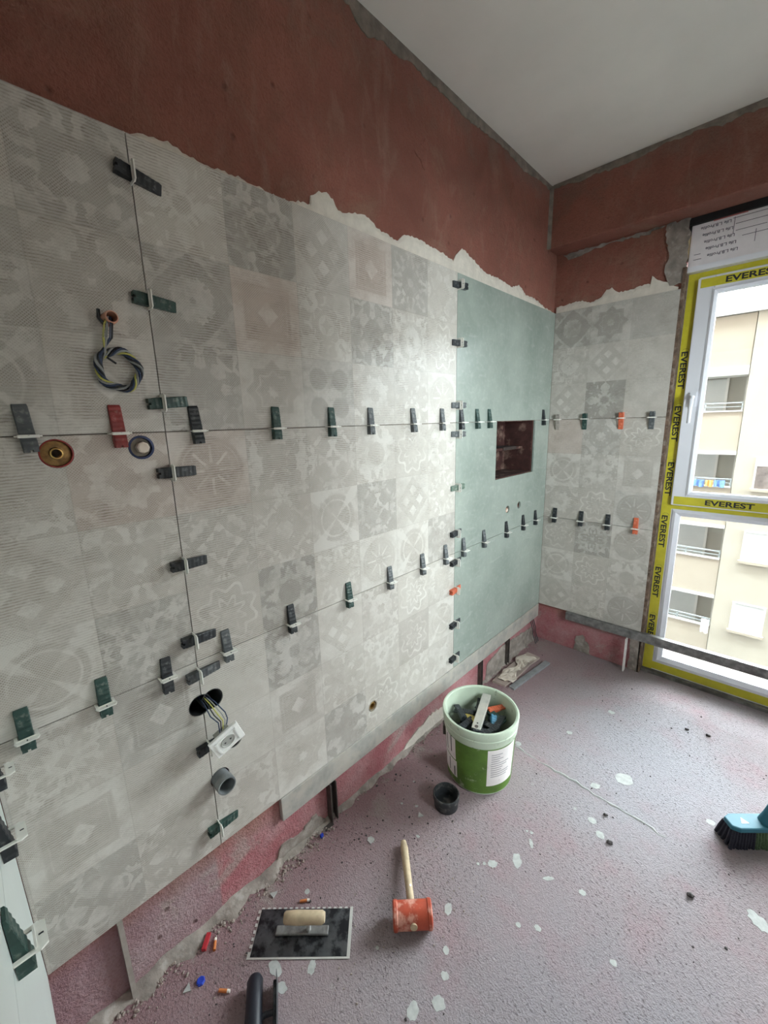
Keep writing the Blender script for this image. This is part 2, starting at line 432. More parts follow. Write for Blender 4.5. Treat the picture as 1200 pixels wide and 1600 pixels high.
# ------------------------------------------------------------------ mesh helpers
class MB:
    def __init__(s): s.v, s.f = [], []

    def add(s, vs, fs):
        n = len(s.v)
        s.v += [tuple(p) for p in vs]
        s.f += [tuple(i + n for i in f) for f in fs]
        return s

    def box(s, x0, x1, y0, y1, z0, z1):
        vs = [(x0, y0, z0), (x1, y0, z0), (x1, y1, z0), (x0, y1, z0), (x0, y0, z1), (x1, y0, z1), (x1, y1, z1), (x0, y1, z1)]
        return s.add(vs, [(0, 3, 2, 1), (4, 5, 6, 7), (0, 1, 5, 4), (1, 2, 6, 5), (2, 3, 7, 6), (3, 0, 4, 7)])

    def obox(s, c, ax, ay, az, hx, hy, hz):
        c, ax, ay, az = Vector(c), Vector(ax), Vector(ay), Vector(az)
        vs = [c + ax * hx * i + ay * hy * j + az * hz * k for k in (-1, 1) for (i, j) in ((-1, -1), (1, -1), (1, 1), (-1, 1))]
        return s.add(vs, [(0, 3, 2, 1), (4, 5, 6, 7), (0, 1, 5, 4), (1, 2, 6, 5), (2, 3, 7, 6), (3, 0, 4, 7)])

    def tube(s, pts, rad, n=10, caps=True):
        pts = [Vector(p) for p in pts]
        rs = rad if isinstance(rad, (list, tuple)) else [rad] * len(pts)
        t0 = (pts[1] - pts[0]).normalized()
        ref = Vector((0, 0, 1)) if abs(t0.z) < 0.9 else Vector((1, 0, 0))
        nrm = (ref - t0 * ref.dot(t0)).normalized()
        vs, fs = [], []
        for i, p in enumerate(pts):
            t = (pts[min(i + 1, len(pts) - 1)] - pts[max(i - 1, 0)]).normalized()
            nrm = (nrm - t * nrm.dot(t)).normalized()
            bi = t.cross(nrm)
            for k in range(n):
                a = 2 * pi * k / n
                vs.append(p + (nrm * cos(a) + bi * sin(a)) * rs[i])
        for i in range(len(pts) - 1):
            for k in range(n):
                k2 = (k + 1) % n
                fs.append((i * n + k, i * n + k2, (i + 1) * n + k2, (i + 1) * n + k))
        if caps:
            fs.append(tuple(range(n - 1, -1, -1)))
            fs.append(tuple((len(pts) - 1) * n + k for k in range(n)))
        return s.add(vs, fs)

    def lathe(s, prof, c=(0, 0, 0), ax=(0, 0, 1), n=32, a0=0.0, a1=2 * pi, close=False):
        """profile of (radius, height) turned about ax through c"""
        c, ax = Vector(c), Vector(ax).normalized()
        ref = Vector((1, 0, 0)) if abs(ax.x) < 0.9 else Vector((0, 1, 0))
        e1 = (ref - ax * ref.dot(ax)).normalized(); e2 = ax.cross(e1)
        full = abs(a1 - a0 - 2 * pi) < 1e-6
        m = n if full else n + 1
        vs, fs = [], []
        for k in range(m):
            a = a0 + (a1 - a0) * k / n
            for (r, h) in prof: vs.append(c + (e1 * cos(a) + e2 * sin(a)) * r + ax * h)
        L = len(prof)
        for k in range(n):
            k2 = (k + 1) % m
            for i in range(L - 1 + (1 if close else 0)):
                j = (i + 1) % L
                fs.append((k * L + i, k2 * L + i, k2 * L + j, k * L + j))
        return s.add(vs, fs)

    def prism(s, poly, o, e1, e2, en, h):
        """flat polygon (2-d points) in the frame e1,e2 at o, extruded by h along en"""
        o, e1, e2, en = Vector(o), Vector(e1), Vector(e2), Vector(en)
        n = len(poly)
        vs = [o + e1 * p[0] + e2 * p[1] for p in poly] + [o + e1 * p[0] + e2 * p[1] + en * h for p in poly]
        fs = [tuple(range(n - 1, -1, -1)), tuple(range(n, 2 * n))] + [(i, (i + 1) % n, n + (i + 1) % n, n + i) for i in range(n)]
        return s.add(vs, fs)

    def mesh(s, name, smooth=False, recalc=True):
        me = bpy.data.meshes.new(name)
        me.from_pydata(s.v, [], s.f)
        me.update()
        if recalc:
            bm = bmesh.new(); bm.from_mesh(me)
            bmesh.ops.recalc_face_normals(bm, faces=bm.faces)
            bm.to_mesh(me); bm.free()
        if smooth:
            me.polygons.foreach_set('use_smooth', [True] * len(me.polygons))
            try: me.set_sharp_from_angle(angle=radians(40))
            except Exception: pass
        return me

    def build(s, name, mat, parent=None, smooth=False, bevel=0.0):
        o = bpy.data.objects.new(name, s.mesh(name, smooth))
        o.data.materials.append(M[mat] if isinstance(mat, str) else mat)
        COL.objects.link(o)
        if parent is not None: attach(o, parent)
        if bevel:
            b = o.modifiers.new('bevel', 'BEVEL'); b.width = bevel; b.segments = 2; b.limit_method = 'ANGLE'
        return o


def attach(o, parent):
    """child keeps its world coordinates; a root Empty has only a location"""
    loc = Vector((0, 0, 0)); p = parent
    while p is not None:
        loc += Vector(p.location); p = p.parent
    o.parent = parent
    o.matrix_parent_inverse = Matrix.Translation(-Vector(parent.location)) if parent.parent is None else Matrix.Identity(4)


def thing(name, label, cat, loc=(0, 0, 0), group=None):
    o = bpy.data.objects.new(name, None)
    o.empty_display_size = 0.05
    o.location = loc
    COL.objects.link(o)
    return tag(o, label, cat, group)


def tag(o, label, cat, group=None, kind=None):
    o['label'] = label
    o['category'] = cat
    if group: o['group'] = group
    if kind: o['kind'] = kind
    return o


def struct(o, label=None, cat=None):
    o['kind'] = 'structure'
    if label: o['label'] = label
    if cat: o['category'] = cat
    return o


def text_mesh(txt, length=None, height=None, bold=0.0, flip=False):
    cu = bpy.data.curves.new('lettering', 'FONT')
    cu.body = txt; cu.align_x = 'CENTER'; cu.align_y = 'CENTER'; cu.size = 1.0; cu.offset = bold; cu.extrude = 0.01
    cu.resolution_u = 3
    o = bpy.data.objects.new('lettering', cu)
    COL.objects.link(o)
    bpy.context.view_layer.update()
    dg = bpy.context.evaluated_depsgraph_get()
    me = bpy.data.meshes.new_from_object(o.evaluated_get(dg))
    bpy.data.objects.remove(o); bpy.data.curves.remove(cu)
    xs = [v.co.x for v in me.vertices]; ys = [v.co.y for v in me.vertices]
    w, h = max(xs) - min(xs), max(ys) - min(ys)
    cx, cy = (max(xs) + min(xs)) / 2, (max(ys) + min(ys)) / 2
    sx = length / w; sy = (height / h) if height else sx
    for v in me.vertices: v.co = Vector(((v.co.x - cx) * sx, (v.co.y - cy) * sy, v.co.z * 0.02))
    return me


def place_text(me, parent, mat, o, ex, ey, en, name='lettering'):
    """bakes a text mesh into world coordinates in the frame ex (reading), ey (up), en (out)"""
    me = me.copy()
    o, ex, ey, en = Vector(o), Vector(ex), Vector(ey), Vector(en)
    for v in me.vertices: v.co = o + ex * v.co.x + ey * v.co.y + en * v.co.z
    me.materials.clear(); me.materials.append(M[mat])
    ob = bpy.data.objects.new(name, me)
    COL.objects.link(ob); attach(ob, parent)
    return ob


def cut(o, cutters):
    """subtract cutter meshes from o, keep the result as plain mesh"""
    tmp = []
    for me in cutters:
        c = bpy.data.objects.new('cutter', me); COL.objects.link(c); tmp.append(c)
        b = o.modifiers.new('cut', 'BOOLEAN'); b.operation = 'DIFFERENCE'; b.object = c; b.solver = 'EXACT'
    bpy.context.view_layer.update()
    dg = bpy.context.evaluated_depsgraph_get()
    me = bpy.data.meshes.new_from_object(o.evaluated_get(dg))
    o.modifiers.clear()
    o.data = me
    for c in tmp: bpy.data.objects.remove(c)


def cyl_x(y, z, r, x0, x1, n=28):
    return MB().lathe([(0.0001, x0), (r, x0), (r, x1), (0.0001, x1)], (0, y, z), (1, 0, 0), n).mesh('cutter')


# ------------------------------------------------------------------ layout numbers
XP = -0.015                    # plaster face behind the tiles, tile face is x = 0
YB = 2.5607                    # tile face of the window wall
YP = YB + 0.015
Z3, Z2, Z1, Z0 = 2.064, 1.462, 0.860, 0.258
CEIL = 2.675
J1, J2 = 0.3545, 1.5565        # the two tall joints
YC = -0.054                    # tile face of the short return wall
CX = 0.80                      # the return wall ends here
YK = -1.45                     # back wall
G = 0.0011                     # half joint

HOLES = [  # y, z, radius of the holes cut through tile and plaster
    (0.144, 1.426, 0.029), (0.299, 1.429, 0.027), (0.271, 1.695, 0.0135),
    (0.349, 0.731, 0.031), (0.382, 0.732, 0.030), (0.425, 0.575, 0.030),
    (0.376, 0.478, 0.028), (0.994, 0.360, 0.024), (2.067, 0.985, 0.020), (2.204, 0.988, 0.020)]
NICHE = (1.919, 2.364, 1.165, 1.4625)

# ------------------------------------------------------------------ room shell
floor = MB().box(-0.3, XR + 0.2, YK - 0.2, 2.62, -0.12, 0.0).build('floor', 'floor')
struct(floor, 'bare pinkish concrete screed floor dusted grey with white paint splashes', 'floor')
ceil = MB().box(-0.3, XR + 0.2, YK - 0.2, 2.82, CEIL, CEIL + 0.15).build('ceiling', 'ceiling')
struct(ceil, 'smooth white painted ceiling slab', 'ceiling')

wl = MB().box(-0.25, XP, YK, YP + 0.25, 0, CEIL).build('wall_left', 'plaster')
struct(wl, 'long wall of red primed plaster under large patterned and grey-green tiles', 'wall')
cut(wl, [cyl_x(y, z, r, -0.065, 0.02) for (y, z, r) in HOLES] + [MB().box(-0.20, 0.02, NICHE[0], NICHE[1], NICHE[2], NICHE[3]).mesh('cutter')])

wf = MB()
wf.box(XP, WX0 - 0.014, YP, YP + 0.25, 0, CEIL)
wf.box(WX0 - 0.002, WX1 + 0.002, 2.66, YP + 0.25, 2.36, CEIL)
wf.box(WX1 + 0.002, XR, YP, YP + 0.25, 0, CEIL)
wf = wf.build('wall_far', 'plaster')
struct(wf, 'window wall with a tiled pier between the corner and the window', 'wall')
beam = MB().box(XP, XR, 2.445, 2.66, 2.372, CEIL).build('lintel_beam', 'plaster', wf, bevel=0.006)
reveal = MB().box(WX0 - 0.014, WX0 - 0.0005, YB + 0.002, YP + 0.25, 0.0, 2.157).build('window_reveal', 'masonry', wf)

wc = MB().box(XP, CX, -0.145, YC - 0.012, 0, CEIL).build('wall_return', 'plaster')
struct(wc, 'short return wall with pale tiles beside the camera', 'wall')
wr = MB()
wr.box(XR, XR + 0.2, YK, VY0, 0, CEIL); wr.box(XR, XR + 0.2, VY1, YP + 0.25, 0, CEIL)
wr.box(XR, XR + 0.2, VY0, VY1, 0, VZ0); wr.box(XR, XR + 0.2, VY0, VY1, VZ1, CEIL)
wr = wr.build('wall_right', 'wallpale')
w2 = thing('added_fill_window', 'added unseen white window letting fill light in opposite the tiled wall', 'window', (XR + 0.1, VY0, VZ0))  # added out of view to brighten the far corner and ceiling
struct(w2)
f2 = MB()
for (y0, y1, z0, z1) in ((VY0, VY0 + 0.06, VZ0, VZ1), (VY1 - 0.06, VY1, VZ0, VZ1), (VY0 + 0.06, VY1 - 0.06, VZ0, VZ0 + 0.06), (VY0 + 0.06, VY1 - 0.06, VZ1 - 0.06, VZ1)):
    f2.box(XR + 0.07, XR + 0.13, y0, y1, z0, z1)
f2.build('window_frame', 'white_pvc', w2)
MB().box(XR + 0.098, XR + 0.104, VY0 + 0.06, VY1 - 0.06, VZ0 + 0.06, VZ1 - 0.06).build('pane', 'glass', w2)
struct(wr, 'plain rendered wall opposite the tiled wall', 'wall')
wk = MB().box(-0.25, XR + 0.2, YK - 0.2, YK, 0, CEIL).build('wall_back', 'wallpale')
struct(wk, 'plain rendered wall behind the camera', 'wall')

# ------------------------------------------------------------------ tiles
TONES = {'L': (203, 200, 193), 'M': (194, 190, 183), 'G': (181, 178, 172), 'P': (195, 183, 174), 'D': (167, 164, 158), 'W': (214, 216, 210)}
CELL = 0.2003


def slab(parent, wall, a0, a1, z0, z1, org, table, mat='patch', holes=(), thick=0.010):
    """one large-format tile; the front is split at the printed 20 cm fields so each face can carry a motif"""
    A = [a0]
    k = math.floor((a0 - org) / CELL) + 1
    while org + k * CELL < a1 - 0.002:
        if org + k * CELL > a0 + 0.002: A.append(org + k * CELL)
        k += 1
    A.append(a1)
    Zs = [z0]
    for i in (1, 2):
        zz = z1 - (3 - i) * (z1 - z0) / 3
        Zs.append(zz)
    Zs.append(z1)

    def P(a, z, d):
        if wall == 'A': return (-d, a, z)
        if wall == 'B': return (a, YB + d, z)
        return (a, YC - d, z)
    na, nz = len(A), len(Zs)
    vs = [P(a, z, 0) for z in Zs for a in A] + [P(a, z, thick) for z in Zs for a in A]
    off = na * nz
    fs, info = [], []
    ix = lambda i, j: j * na + i
    for j in range(nz - 1):
        for i in range(na - 1):
            f = (ix(i, j), ix(i + 1, j), ix(i + 1, j + 1), ix(i, j + 1))
            fs.append(f); info.append((i, j))
            fs.append(tuple(reversed([q + off for q in f]))); info.append(None)
    for i in range(na - 1):
        fs.append((ix(i + 1, 0), ix(i, 0), ix(i, 0) + off, ix(i + 1, 0) + off)); info.append(None)
        fs.append((ix(i, nz - 1), ix(i + 1, nz - 1), ix(i + 1, nz - 1) + off, ix(i, nz - 1) + off)); info.append(None)
    for j in range(nz - 1):
        fs.append((ix(0, j), ix(0, j + 1), ix(0, j + 1) + off, ix(0, j) + off)); info.append(None)
        fs.append((ix(na - 1, j + 1), ix(na - 1, j), ix(na - 1, j) + off, ix(na - 1, j + 1) + off)); info.append(None)
    me = bpy.data.meshes.new('tile')
    me.from_pydata(vs, [], fs)
    me.update()
    mo = me.attributes.new('motif', 'FLOAT', 'FACE')
    sd = me.attributes.new('seed', 'FLOAT', 'FACE')
    tn = me.attributes.new('tone', 'FLOAT_COLOR', 'FACE')
    uc = me.uv_layers.new(name='cell'); up = me.uv_layers.new(name='pos')
    hc = (z1 - z0) / 3
    for pi_, p in enumerate(me.polygons):
        inf = info[pi_]
        code = 'L0'
        ci = cj = 0
        if inf:
            ci = int(math.floor((A[inf[0]] + 0.001 - org) / CELL)); cj = nz - 2 - inf[1]
            row = table[cj % len(table)]
            code = row[ci % len(row)]
        mo.data[pi_].value = float(code[1:])
        sd.data[pi_].value = random.random()
        c = s2l(TONES[code[0]])
        j_ = 1 + random.uniform(-0.05, 0.05)
        tn.data[pi_].color = (c[0] * j_, c[1] * j_, c[2] * j_, 1)
        for li in p.loop_indices:
            co = me.vertices[me.loops[li].vertex_index].co
            a = co.y if wall == 'A' else co.x
            up.data[li].uv = (a, co.z)
            cx = org + (ci + 0.5) * CELL; cz = z1 - (cj + 0.5) * hc
            uc.data[li].uv = ((a - cx) / (CELL / 2), (co.z - cz) / (hc / 2)) if inf else (0, 0)
    bm = bmesh.new(); bm.from_mesh(me); bmesh.ops.recalc_face_normals(bm, faces=bm.faces); bm.to_mesh(me); bm.free()
    o = bpy.data.objects.new('tile', me)
    me.materials.append(M[mat])
    COL.objects.link(o)
    if holes: cut(o, holes)
    attach(o, parent)
    return o


def holes_in(a0, a1, z0, z1):
    return [cyl_x(y, z, r, -0.03, 0.03) for (y, z, r) in HOLES if a0 - r < y < a1 + r and z0 - r < z < z1 + r]


T1 = [  # big slabs between the two tall joints, three bands of six printed fields each
    [['L6', 'D6', 'M4', 'P7', 'G6', 'L6'], ['G6', 'P7', 'L6', 'G6', 'L6', 'L5'], ['G6', 'M1', 'G8', 'L6', 'L6', 'L2']],
    [['P2', 'M6', 'M6', 'L6', 'L5', 'L6'], ['M6', 'M6', 'M3', 'G6', 'L4', 'L6'], ['M5', 'D6', 'L6', 'L2', 'M3', 'G6']],
    [['L0', 'G6', 'L4', 'M6', 'L5', 'L6'], ['L0', 'M7', 'L6', 'L6', 'M5', 'L3'], ['M6', 'L1', 'G6', 'L5', 'L6', 'L6']]]
T0 = [
    [['M4', 'G6'], ['G6', 'M6'], ['G3', 'M7']],
    [['M6', 'P6'], ['M4', 'M6'], ['M3', 'G6']],
    [['M6', 'G7'], ['M7', 'M0'], ['G6', 'M6']]]
TB = [
    [['D6', 'D1', 'G0'], ['M6', 'M4', 'M0'], ['M4', 'D6', 'M0']],
    [['P0', 'G6', 'M5'], ['M3', 'M6', 'M7'], ['M6', 'M5', 'G2']],
    [['M5', 'D6', 'M2'], ['M3', 'M5', 'M6'], ['M4', 'M6', 'G2']]]
ROWS = [(Z2 + G, Z3), (Z1 + G, Z2 - G), (Z0, Z1 - G)]
for k, (z0, z1) in enumerate(ROWS):
    slab(wl, 'A', YC + 0.001, J1 - G, z0, z1, J1 - 2 * CELL, T0[k], holes=holes_in(YC, J1, z0, z1))
    slab(wl, 'A', J1 + G, J2 - G, z0, z1, J1, T1[k], holes=holes_in(J1, J2, z0, z1))
    hs = holes_in(J2, YB, z0, z1)
    if k == 1: hs.append(MB().box(-0.05, 0.05, NICHE[0], NICHE[1], NICHE[2], NICHE[3] + 0.02).mesh('cutter'))
    slab(wl, 'A', J2 + G, YB - 0.0005, z0, z1, J2, [['L0']], mat='green', holes=hs)
    slab(wf, 'B', 0.001, 0.600, z0, z1, 0.0, TB[k])
    slab(wc, 'C', 0.003, CX, z0, z1, 0.0, [['W0']], mat='pale_tile')

# ragged adhesive left above the top row, and the mortar in the ceiling corner
AD_A = [(0.355, 2.07), (0.383, 2.077), (0.415, 2.081), (0.444, 2.086), (0.474, 2.079), (0.547, 2.072), (0.608, 2.078), (0.732, 2.067), (0.778, 2.078), (0.827, 2.087), (0.831, 2.111), (0.862, 2.13), (0.89, 2.137), (0.914, 2.125), (0.932, 2.1), (0.976, 2.108), (1.046, 2.127), (1.103, 2.099), (1.198, 2.09), (1.239, 2.121), (1.304, 2.128), (1.387, 2.122), (1.461, 2.118), (1.54, 2.105), (1.558, 2.128), (1.604, 2.168), (1.683, 2.148), (1.801, 2.114), (1.918, 2.117), (2.046, 2.109), (2.126, 2.13), (2.201, 2.097), (2.3, 2.102), (2.426, 2.079), (2.52, 2.075)]
AD_B = [(0.0, 2.10), (0.055, 2.1), (0.124, 2.11), (0.193, 2.089), (0.24, 2.105), (0.263, 2.138), (0.288, 2.139), (0.327, 2.109), (0.378, 2.11), (0.421, 2.119), (0.466, 2.117), (0.471, 2.151), (0.497, 2.133), (0.531, 2.114), (0.587, 2.078)]


def ragged(prof, amp, step=0.008):
    out = []
    for (p, q) in zip(prof, prof[1:]):
        n = max(1, int(abs(q[0] - p[0]) / step))
        for i in range(n):
            t = i / n
            out.append((p[0] + (q[0] - p[0]) * t, p[1] + (q[1] - p[1]) * t + random.uniform(-amp, amp)))
    out.append(prof[-1])
    return out


def band(name, mat, parent, top, base, wall, d0, d1):
    """strip between a ragged outline and a straight one, built as quads with thickness d0..d1 off the tile face"""
    b = MB(); vs = []; fs = []
    P = (lambda a, z, d: (d, a, z)) if wall == 'A' else (lambda a, z, d: (a, YB - d, z))
    n = len(top)
    for (a, z) in top: vs += [P(a, z, d0), P(a, z, d0 + (d1 - d0) * 0.5), P(a, z + (base - z) * 0.25, d1), P(a, base, d1), P(a, base, d0)]
    for i in range(n - 1):
        for k in range(5):
            k2 = (k + 1) % 5
            fs.append((i * 5 + k, i * 5 + k2, (i + 1) * 5 + k2, (i + 1) * 5 + k))
    fs += [tuple(range(5)), tuple((n - 1) * 5 + k for k in (4, 3, 2, 1, 0))]
    return b.add(vs, fs).build(name, mat, parent)


band('adhesive_smear', 'adhesive', wl, ragged(AD_A, 0.004), 2.05, 'A', XP, XP + 0.0075)
band('adhesive_smear', 'adhesive', wf, ragged(AD_B, 0.004), 2.05, 'B', -0.015, -0.0075)
MC = [(YK + 0.01, 2.64), (-0.6, 2.63), (0.3, 2.645), (0.7, 2.63), (1.011, 2.648), (1.034, 2.625), (1.083, 2.612), (1.154, 2.638), (1.213, 2.63), (1.294, 2.65), (1.363, 2.642), (1.497, 2.643), (1.605, 2.63), (1.773, 2.644), (1.938, 2.652), (2.13, 2.634), (2.308, 2.655), (2.444, 2.652)]
band('mortar_strip', 'mortar', wl, ragged(MC, 0.004, 0.012), CEIL - 0.001, 'A', XP, XP + 0.006)
MCB = [(x, 2.652 + random.uniform(-0.012, 0.012)) for x in [0.0 + 0.07 * i for i in range(32)]]
_o = band('mortar_strip', 'mortar', wf, ragged(MCB, 0.004, 0.012), CEIL - 0.001, 'B', YB - 2.4455, YB - 2.4395)
# vertical mortar in the plaster corner, grey cement round the shutter box and pier foot
mv = MB()
mv.prism([(0, 0), (0.016, 0), (0.0, 0.016)], (XP, 2.445, 2.372), (1, 0, 0), (0, -1, 0), (0, 0, 1), 0.30)
mv.build('mortar_fillet', 'mortar', wl)


def patch(parent, wall, poly, d0, d1, mat='cement', name='cement_patch', jag=0.006):
    pts = []
    n = len(poly)
    for i in range(n):
        p, q = poly[i], poly[(i + 1) % n]
        L = math.hypot(q[0] - p[0], q[1] - p[1]); m_ = max(1, int(L / 0.015))
        for k in range(m_):
            t = k / m_
            pts.append((p[0] + (q[0] - p[0]) * t + (random.uniform(-jag, jag) if k else 0), p[1] + (q[1] - p[1]) * t + (random.uniform(-jag, jag) if k else 0)))
    if wall == 'A': return MB().prism(pts, (d0, 0, 0), (0, 1, 0), (0, 0, 1), (1, 0, 0), d1 - d0).build(name, mat, parent)
    return MB().prism(pts, (0, YB - d0, 0), (1, 0, 0), (0, 0, 1), (0, -1, 0), d1 - d0).build(name, mat, parent)


patch(wf, 'B', [(0.512, 2.368), (0.516, 2.289), (0.535, 2.227), (0.522, 2.174), (0.55, 2.09), (0.607, 2.09), (0.607, 2.368)], -0.0148, -0.007)
patch(wf, 'B', [(0.02, 2.366), (0.05, 2.335), (0.12, 2.34), (0.2, 2.355), (0.3, 2.358), (0.42, 2.35), (0.505, 2.368)], -0.0148, -0.009)
patch(wf, 'B', [(0.552, 0.002), (0.556, 0.1), (0.55, 0.2), (0.607, 0.2), (0.607, 0.002)], -0.0148, -0.002, jag=0.003)
patch(wf, 'B', [(0.24, 0.002), (0.25, 0.10), (0.29, 0.12), (0.33, 0.06), (0.34, 0.002)], -0.0148, -0.010)
patch(wl, 'A', [(0.52, 0.002), (0.55, 0.06), (0.62, 0.045), (0.70, 0.07), (0.74, 0.002)], XP, XP + 0.006)
patch(wl, 'A', [(1.15, 0.002), (1.25, 0.05), (1.40, 0.085), (1.5, 0.06), (1.52, 0.002)], XP, XP + 0.005, mat='adhesive')
patch(wl, 'A', [(1.90, 0.002), (1.92, 0.10), (2.1, 0.14), (2.3, 0.12), (2.5, 0.1), (2.54, 0.002)], XP, XP + 0.005)
patch(wl, 'A', [(2.02, 2.55), (2.10, 2.50), (2.07, 2.42), (2.0, 2.47)], XP, XP + 0.002, mat='plaster', name='plaster_blister')
patch(wl, 'A', [(1.30, 2.40), (1.36, 2.36), (1.40, 2.42), (1.36, 2.46)], XP, XP + 0.003, mat='plaster', name='plaster_blister')

# grey adhesive showing in the open joints
for (y0, y1, z) in ((YC, 1.90, Z2), (2.37, YB, Z2), (YC, YB, Z1)):
    MB().box(XP, -0.0085, y0, y1, z - 0.0009, z + 0.0009).build('joint_bed', 'mortar', wl)
for (y, z0, z1) in ((J1, Z0, 0.50), (J1, 0.765, Z3), (J2, Z0, Z3)):
    MB().box(XP, -0.0085, y - 0.0009, y + 0.0009, z0, z1).build('joint_bed', 'mortar', wl)
for z in (Z1, Z2):
    MB().box(0.002, 0.600, YB + 0.0085, YP, z - 0.0009, z + 0.0009).build('joint_bed', 'mortar', wf)

# the niche: broken hollow clay brick behind the slab
nb = MB()
for (zb, zt) in ((1.165, 1.300), (1.315, 1.4625)):
    for i in range(4):
        y = 1.921 + i * 0.033
        nb.box(-0.198, -0.045 - 0.012 * i, y, y + 0.012, zb, zt)
nb.build('hollow_brick', 'brick', wl)
MB().box(-0.199, -0.07, NICHE[0] + 0.001, NICHE[1] - 0.001, 1.300, 1.314).build('brick_bed', 'brick', wl)
MB().box(-0.1995, -0.186, NICHE[0] + 0.001, NICHE[1] - 0.001, NICHE[2] + 0.001, 1.2995).build('brick', 'brick', wl)
MB().box(-0.1995, -0.186, NICHE[0] + 0.001, NICHE[1] - 0.001, 1.3145, NICHE[3] - 0.001).build('brick', 'brick', wl)
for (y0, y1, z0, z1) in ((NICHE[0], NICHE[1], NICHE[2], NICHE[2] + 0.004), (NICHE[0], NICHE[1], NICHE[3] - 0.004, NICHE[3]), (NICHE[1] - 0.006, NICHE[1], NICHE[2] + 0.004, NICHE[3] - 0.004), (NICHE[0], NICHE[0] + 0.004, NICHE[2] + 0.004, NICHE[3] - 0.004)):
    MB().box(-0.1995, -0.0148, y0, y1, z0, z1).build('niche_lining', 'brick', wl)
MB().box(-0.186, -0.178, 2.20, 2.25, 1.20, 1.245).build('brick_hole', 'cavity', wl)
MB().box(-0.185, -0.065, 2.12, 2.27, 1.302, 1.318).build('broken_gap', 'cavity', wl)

# ------------------------------------------------------------------ window
win = thing('window_1', 'white framed full-height window still wearing yellow protective film', 'window', (WX0, 2.63, 0.0))
struct(win)
FY, FB = 2.63, 2.70
GX0 = 0.702
GX1 = WX1 - (GX0 - WX0)
fr = MB()
fr.box(WX0, 0.690, FY, FB, 0.0, 2.155)
fr.box(WX1 - 0.076, WX1, FY, FB, 0.0, 2.155)
fr.box(0.690, WX1 - 0.076, FY, FB, 0.0, 0.085)
fr.box(0.690, WX1 - 0.076, FY, FB, 2.085, 2.155)
fr.box(0.690, WX1 - 0.076, FY, FB, 0.955, 1.04)
frame = fr.build('window_frame', 'white_pvc', win)


def bead(name, x0, x1, z0, z1, w, y0, y1, mat='white_pvc', parent=win):
    """mitred bead sloping inwards towards the pane"""
    o = [(x0, z0), (x1, z0), (x1, z1), (x0, z1)]
    i = [(x0 + w, z0 + w), (x1 - w, z0 + w), (x1 - w, z1 - w), (x0 + w, z1 - w)]
    h = [(x0 + w * .4, z0 + w * .4), (x1 - w * .4, z0 + w * .4), (x1 - w * .4, z1 - w * .4), (x0 + w * .4, z1 - w * .4)]
    b = MB(); vs = []
    for ring, y in ((o, y0), (h, y0 - 0.004), (i, y0 + 0.014), (i, y1), (o, y1)):
        vs += [(x, y, z) for (x, z) in ring]
    fs = []
    for k in range(5):
        k2 = (k + 1) % 5
        for j in range(4):
            j2 = (j + 1) % 4
            fs.append((k * 4 + j, k * 4 + j2, k2 * 4 + j2, k2 * 4 + j))
    return b.add(vs, fs).build(name, mat, parent)


bead('glazing_bead', 0.670, WX1 - 0.056, 0.072, 0.975, 0.034, 2.626, 2.66)
MB().box(0.700, WX1 - 0.086, 2.664, 2.672, 0.10, 0.945).build('pane', 'glass', win)
MULL = 1.285
for (sx0, sx1) in ((0.658, MULL), (MULL + 0.004, WX1 - 0.044)):
    sash = MB()
    w = 0.066
    sash.box(sx0, sx0 + w, 2.612, 2.665, 1.002, 2.105)
    sash.box(sx1 - w, sx1, 2.612, 2.665, 1.002, 2.105)
    sash.box(sx0 + w, sx1 - w, 2.612, 2.665, 1.002, 1.062)
    sash.box(sx0 + w, sx1 - w, 2.612, 2.665, 2.045, 2.105)
    sh = sash.build('sash', 'white_pvc', win, bevel=0.004)
    bead('glazing_bead', sx0 + w - 0.006, sx1 - w + 0.006, 1.056, 2.051, 0.022, 2.610, 2.65)
    MB().box(sx0 + w - 0.002, sx1 - w + 0.002, 2.652, 2.660, 1.06, 2.047).build('pane', 'glass', win)
    MB().box(sx0 + 0.012, sx1 - 0.012, 2.6108, 2.6121, 1.008, 1.050).build('protective_tape', 'yellow_tape', win)
    MB().box(sx0 + 0.012, sx1 - 0.012, 2.6108, 2.6121, 2.060, 2.098).build('protective_tape', 'yellow_tape', win)
MB().box(0.616, 0.662, 2.6285, 2.6301, 0.004, 2.148).build('protective_tape', 'yellow_tape', win)
MB().box(0.662, WX1 - 0.004, 2.6285, 2.6301, 0.022, 0.066).build('protective_tape', 'yellow_tape', win)
MB().box(0.662, WX1 - 0.004, 2.6285, 2.6301, 0.979, 0.999).build('protective_tape', 'yellow_tape', win)
MB().box(0.662, WX1 - 0.004, 2.6285, 2.6301, 2.112, 2.150).build('protective_tape', 'yellow_tape', win)
MB().box(WX0, WX1, 2.600, 2.6299, -0.012, 0.016).build('sill_strip', 'alu_dirty', win)
EV = text_mesh('EVEREST', 0.180, 0.028, 0.03)
for zc in (1.69, 1.425, 1.137, 0.848, 0.551, 0.262):
    place_text(EV, win, 'ink', (0.637, 2.6284, zc), (0, 0, -1), (1, 0, 0), (0, -1, 0))
    MB().lathe([(0.0155, 0), (0.0165, 0), (0.0165, 0.0005), (0.0155, 0.0005)], (0.640, 2.6283, zc + 0.088), (0, -1, 0), 20, 0.2, 2.6, True).build('logo_arc', 'ink', win)
EV2 = text_mesh('EVEREST', 0.190, 0.027, 0.03)
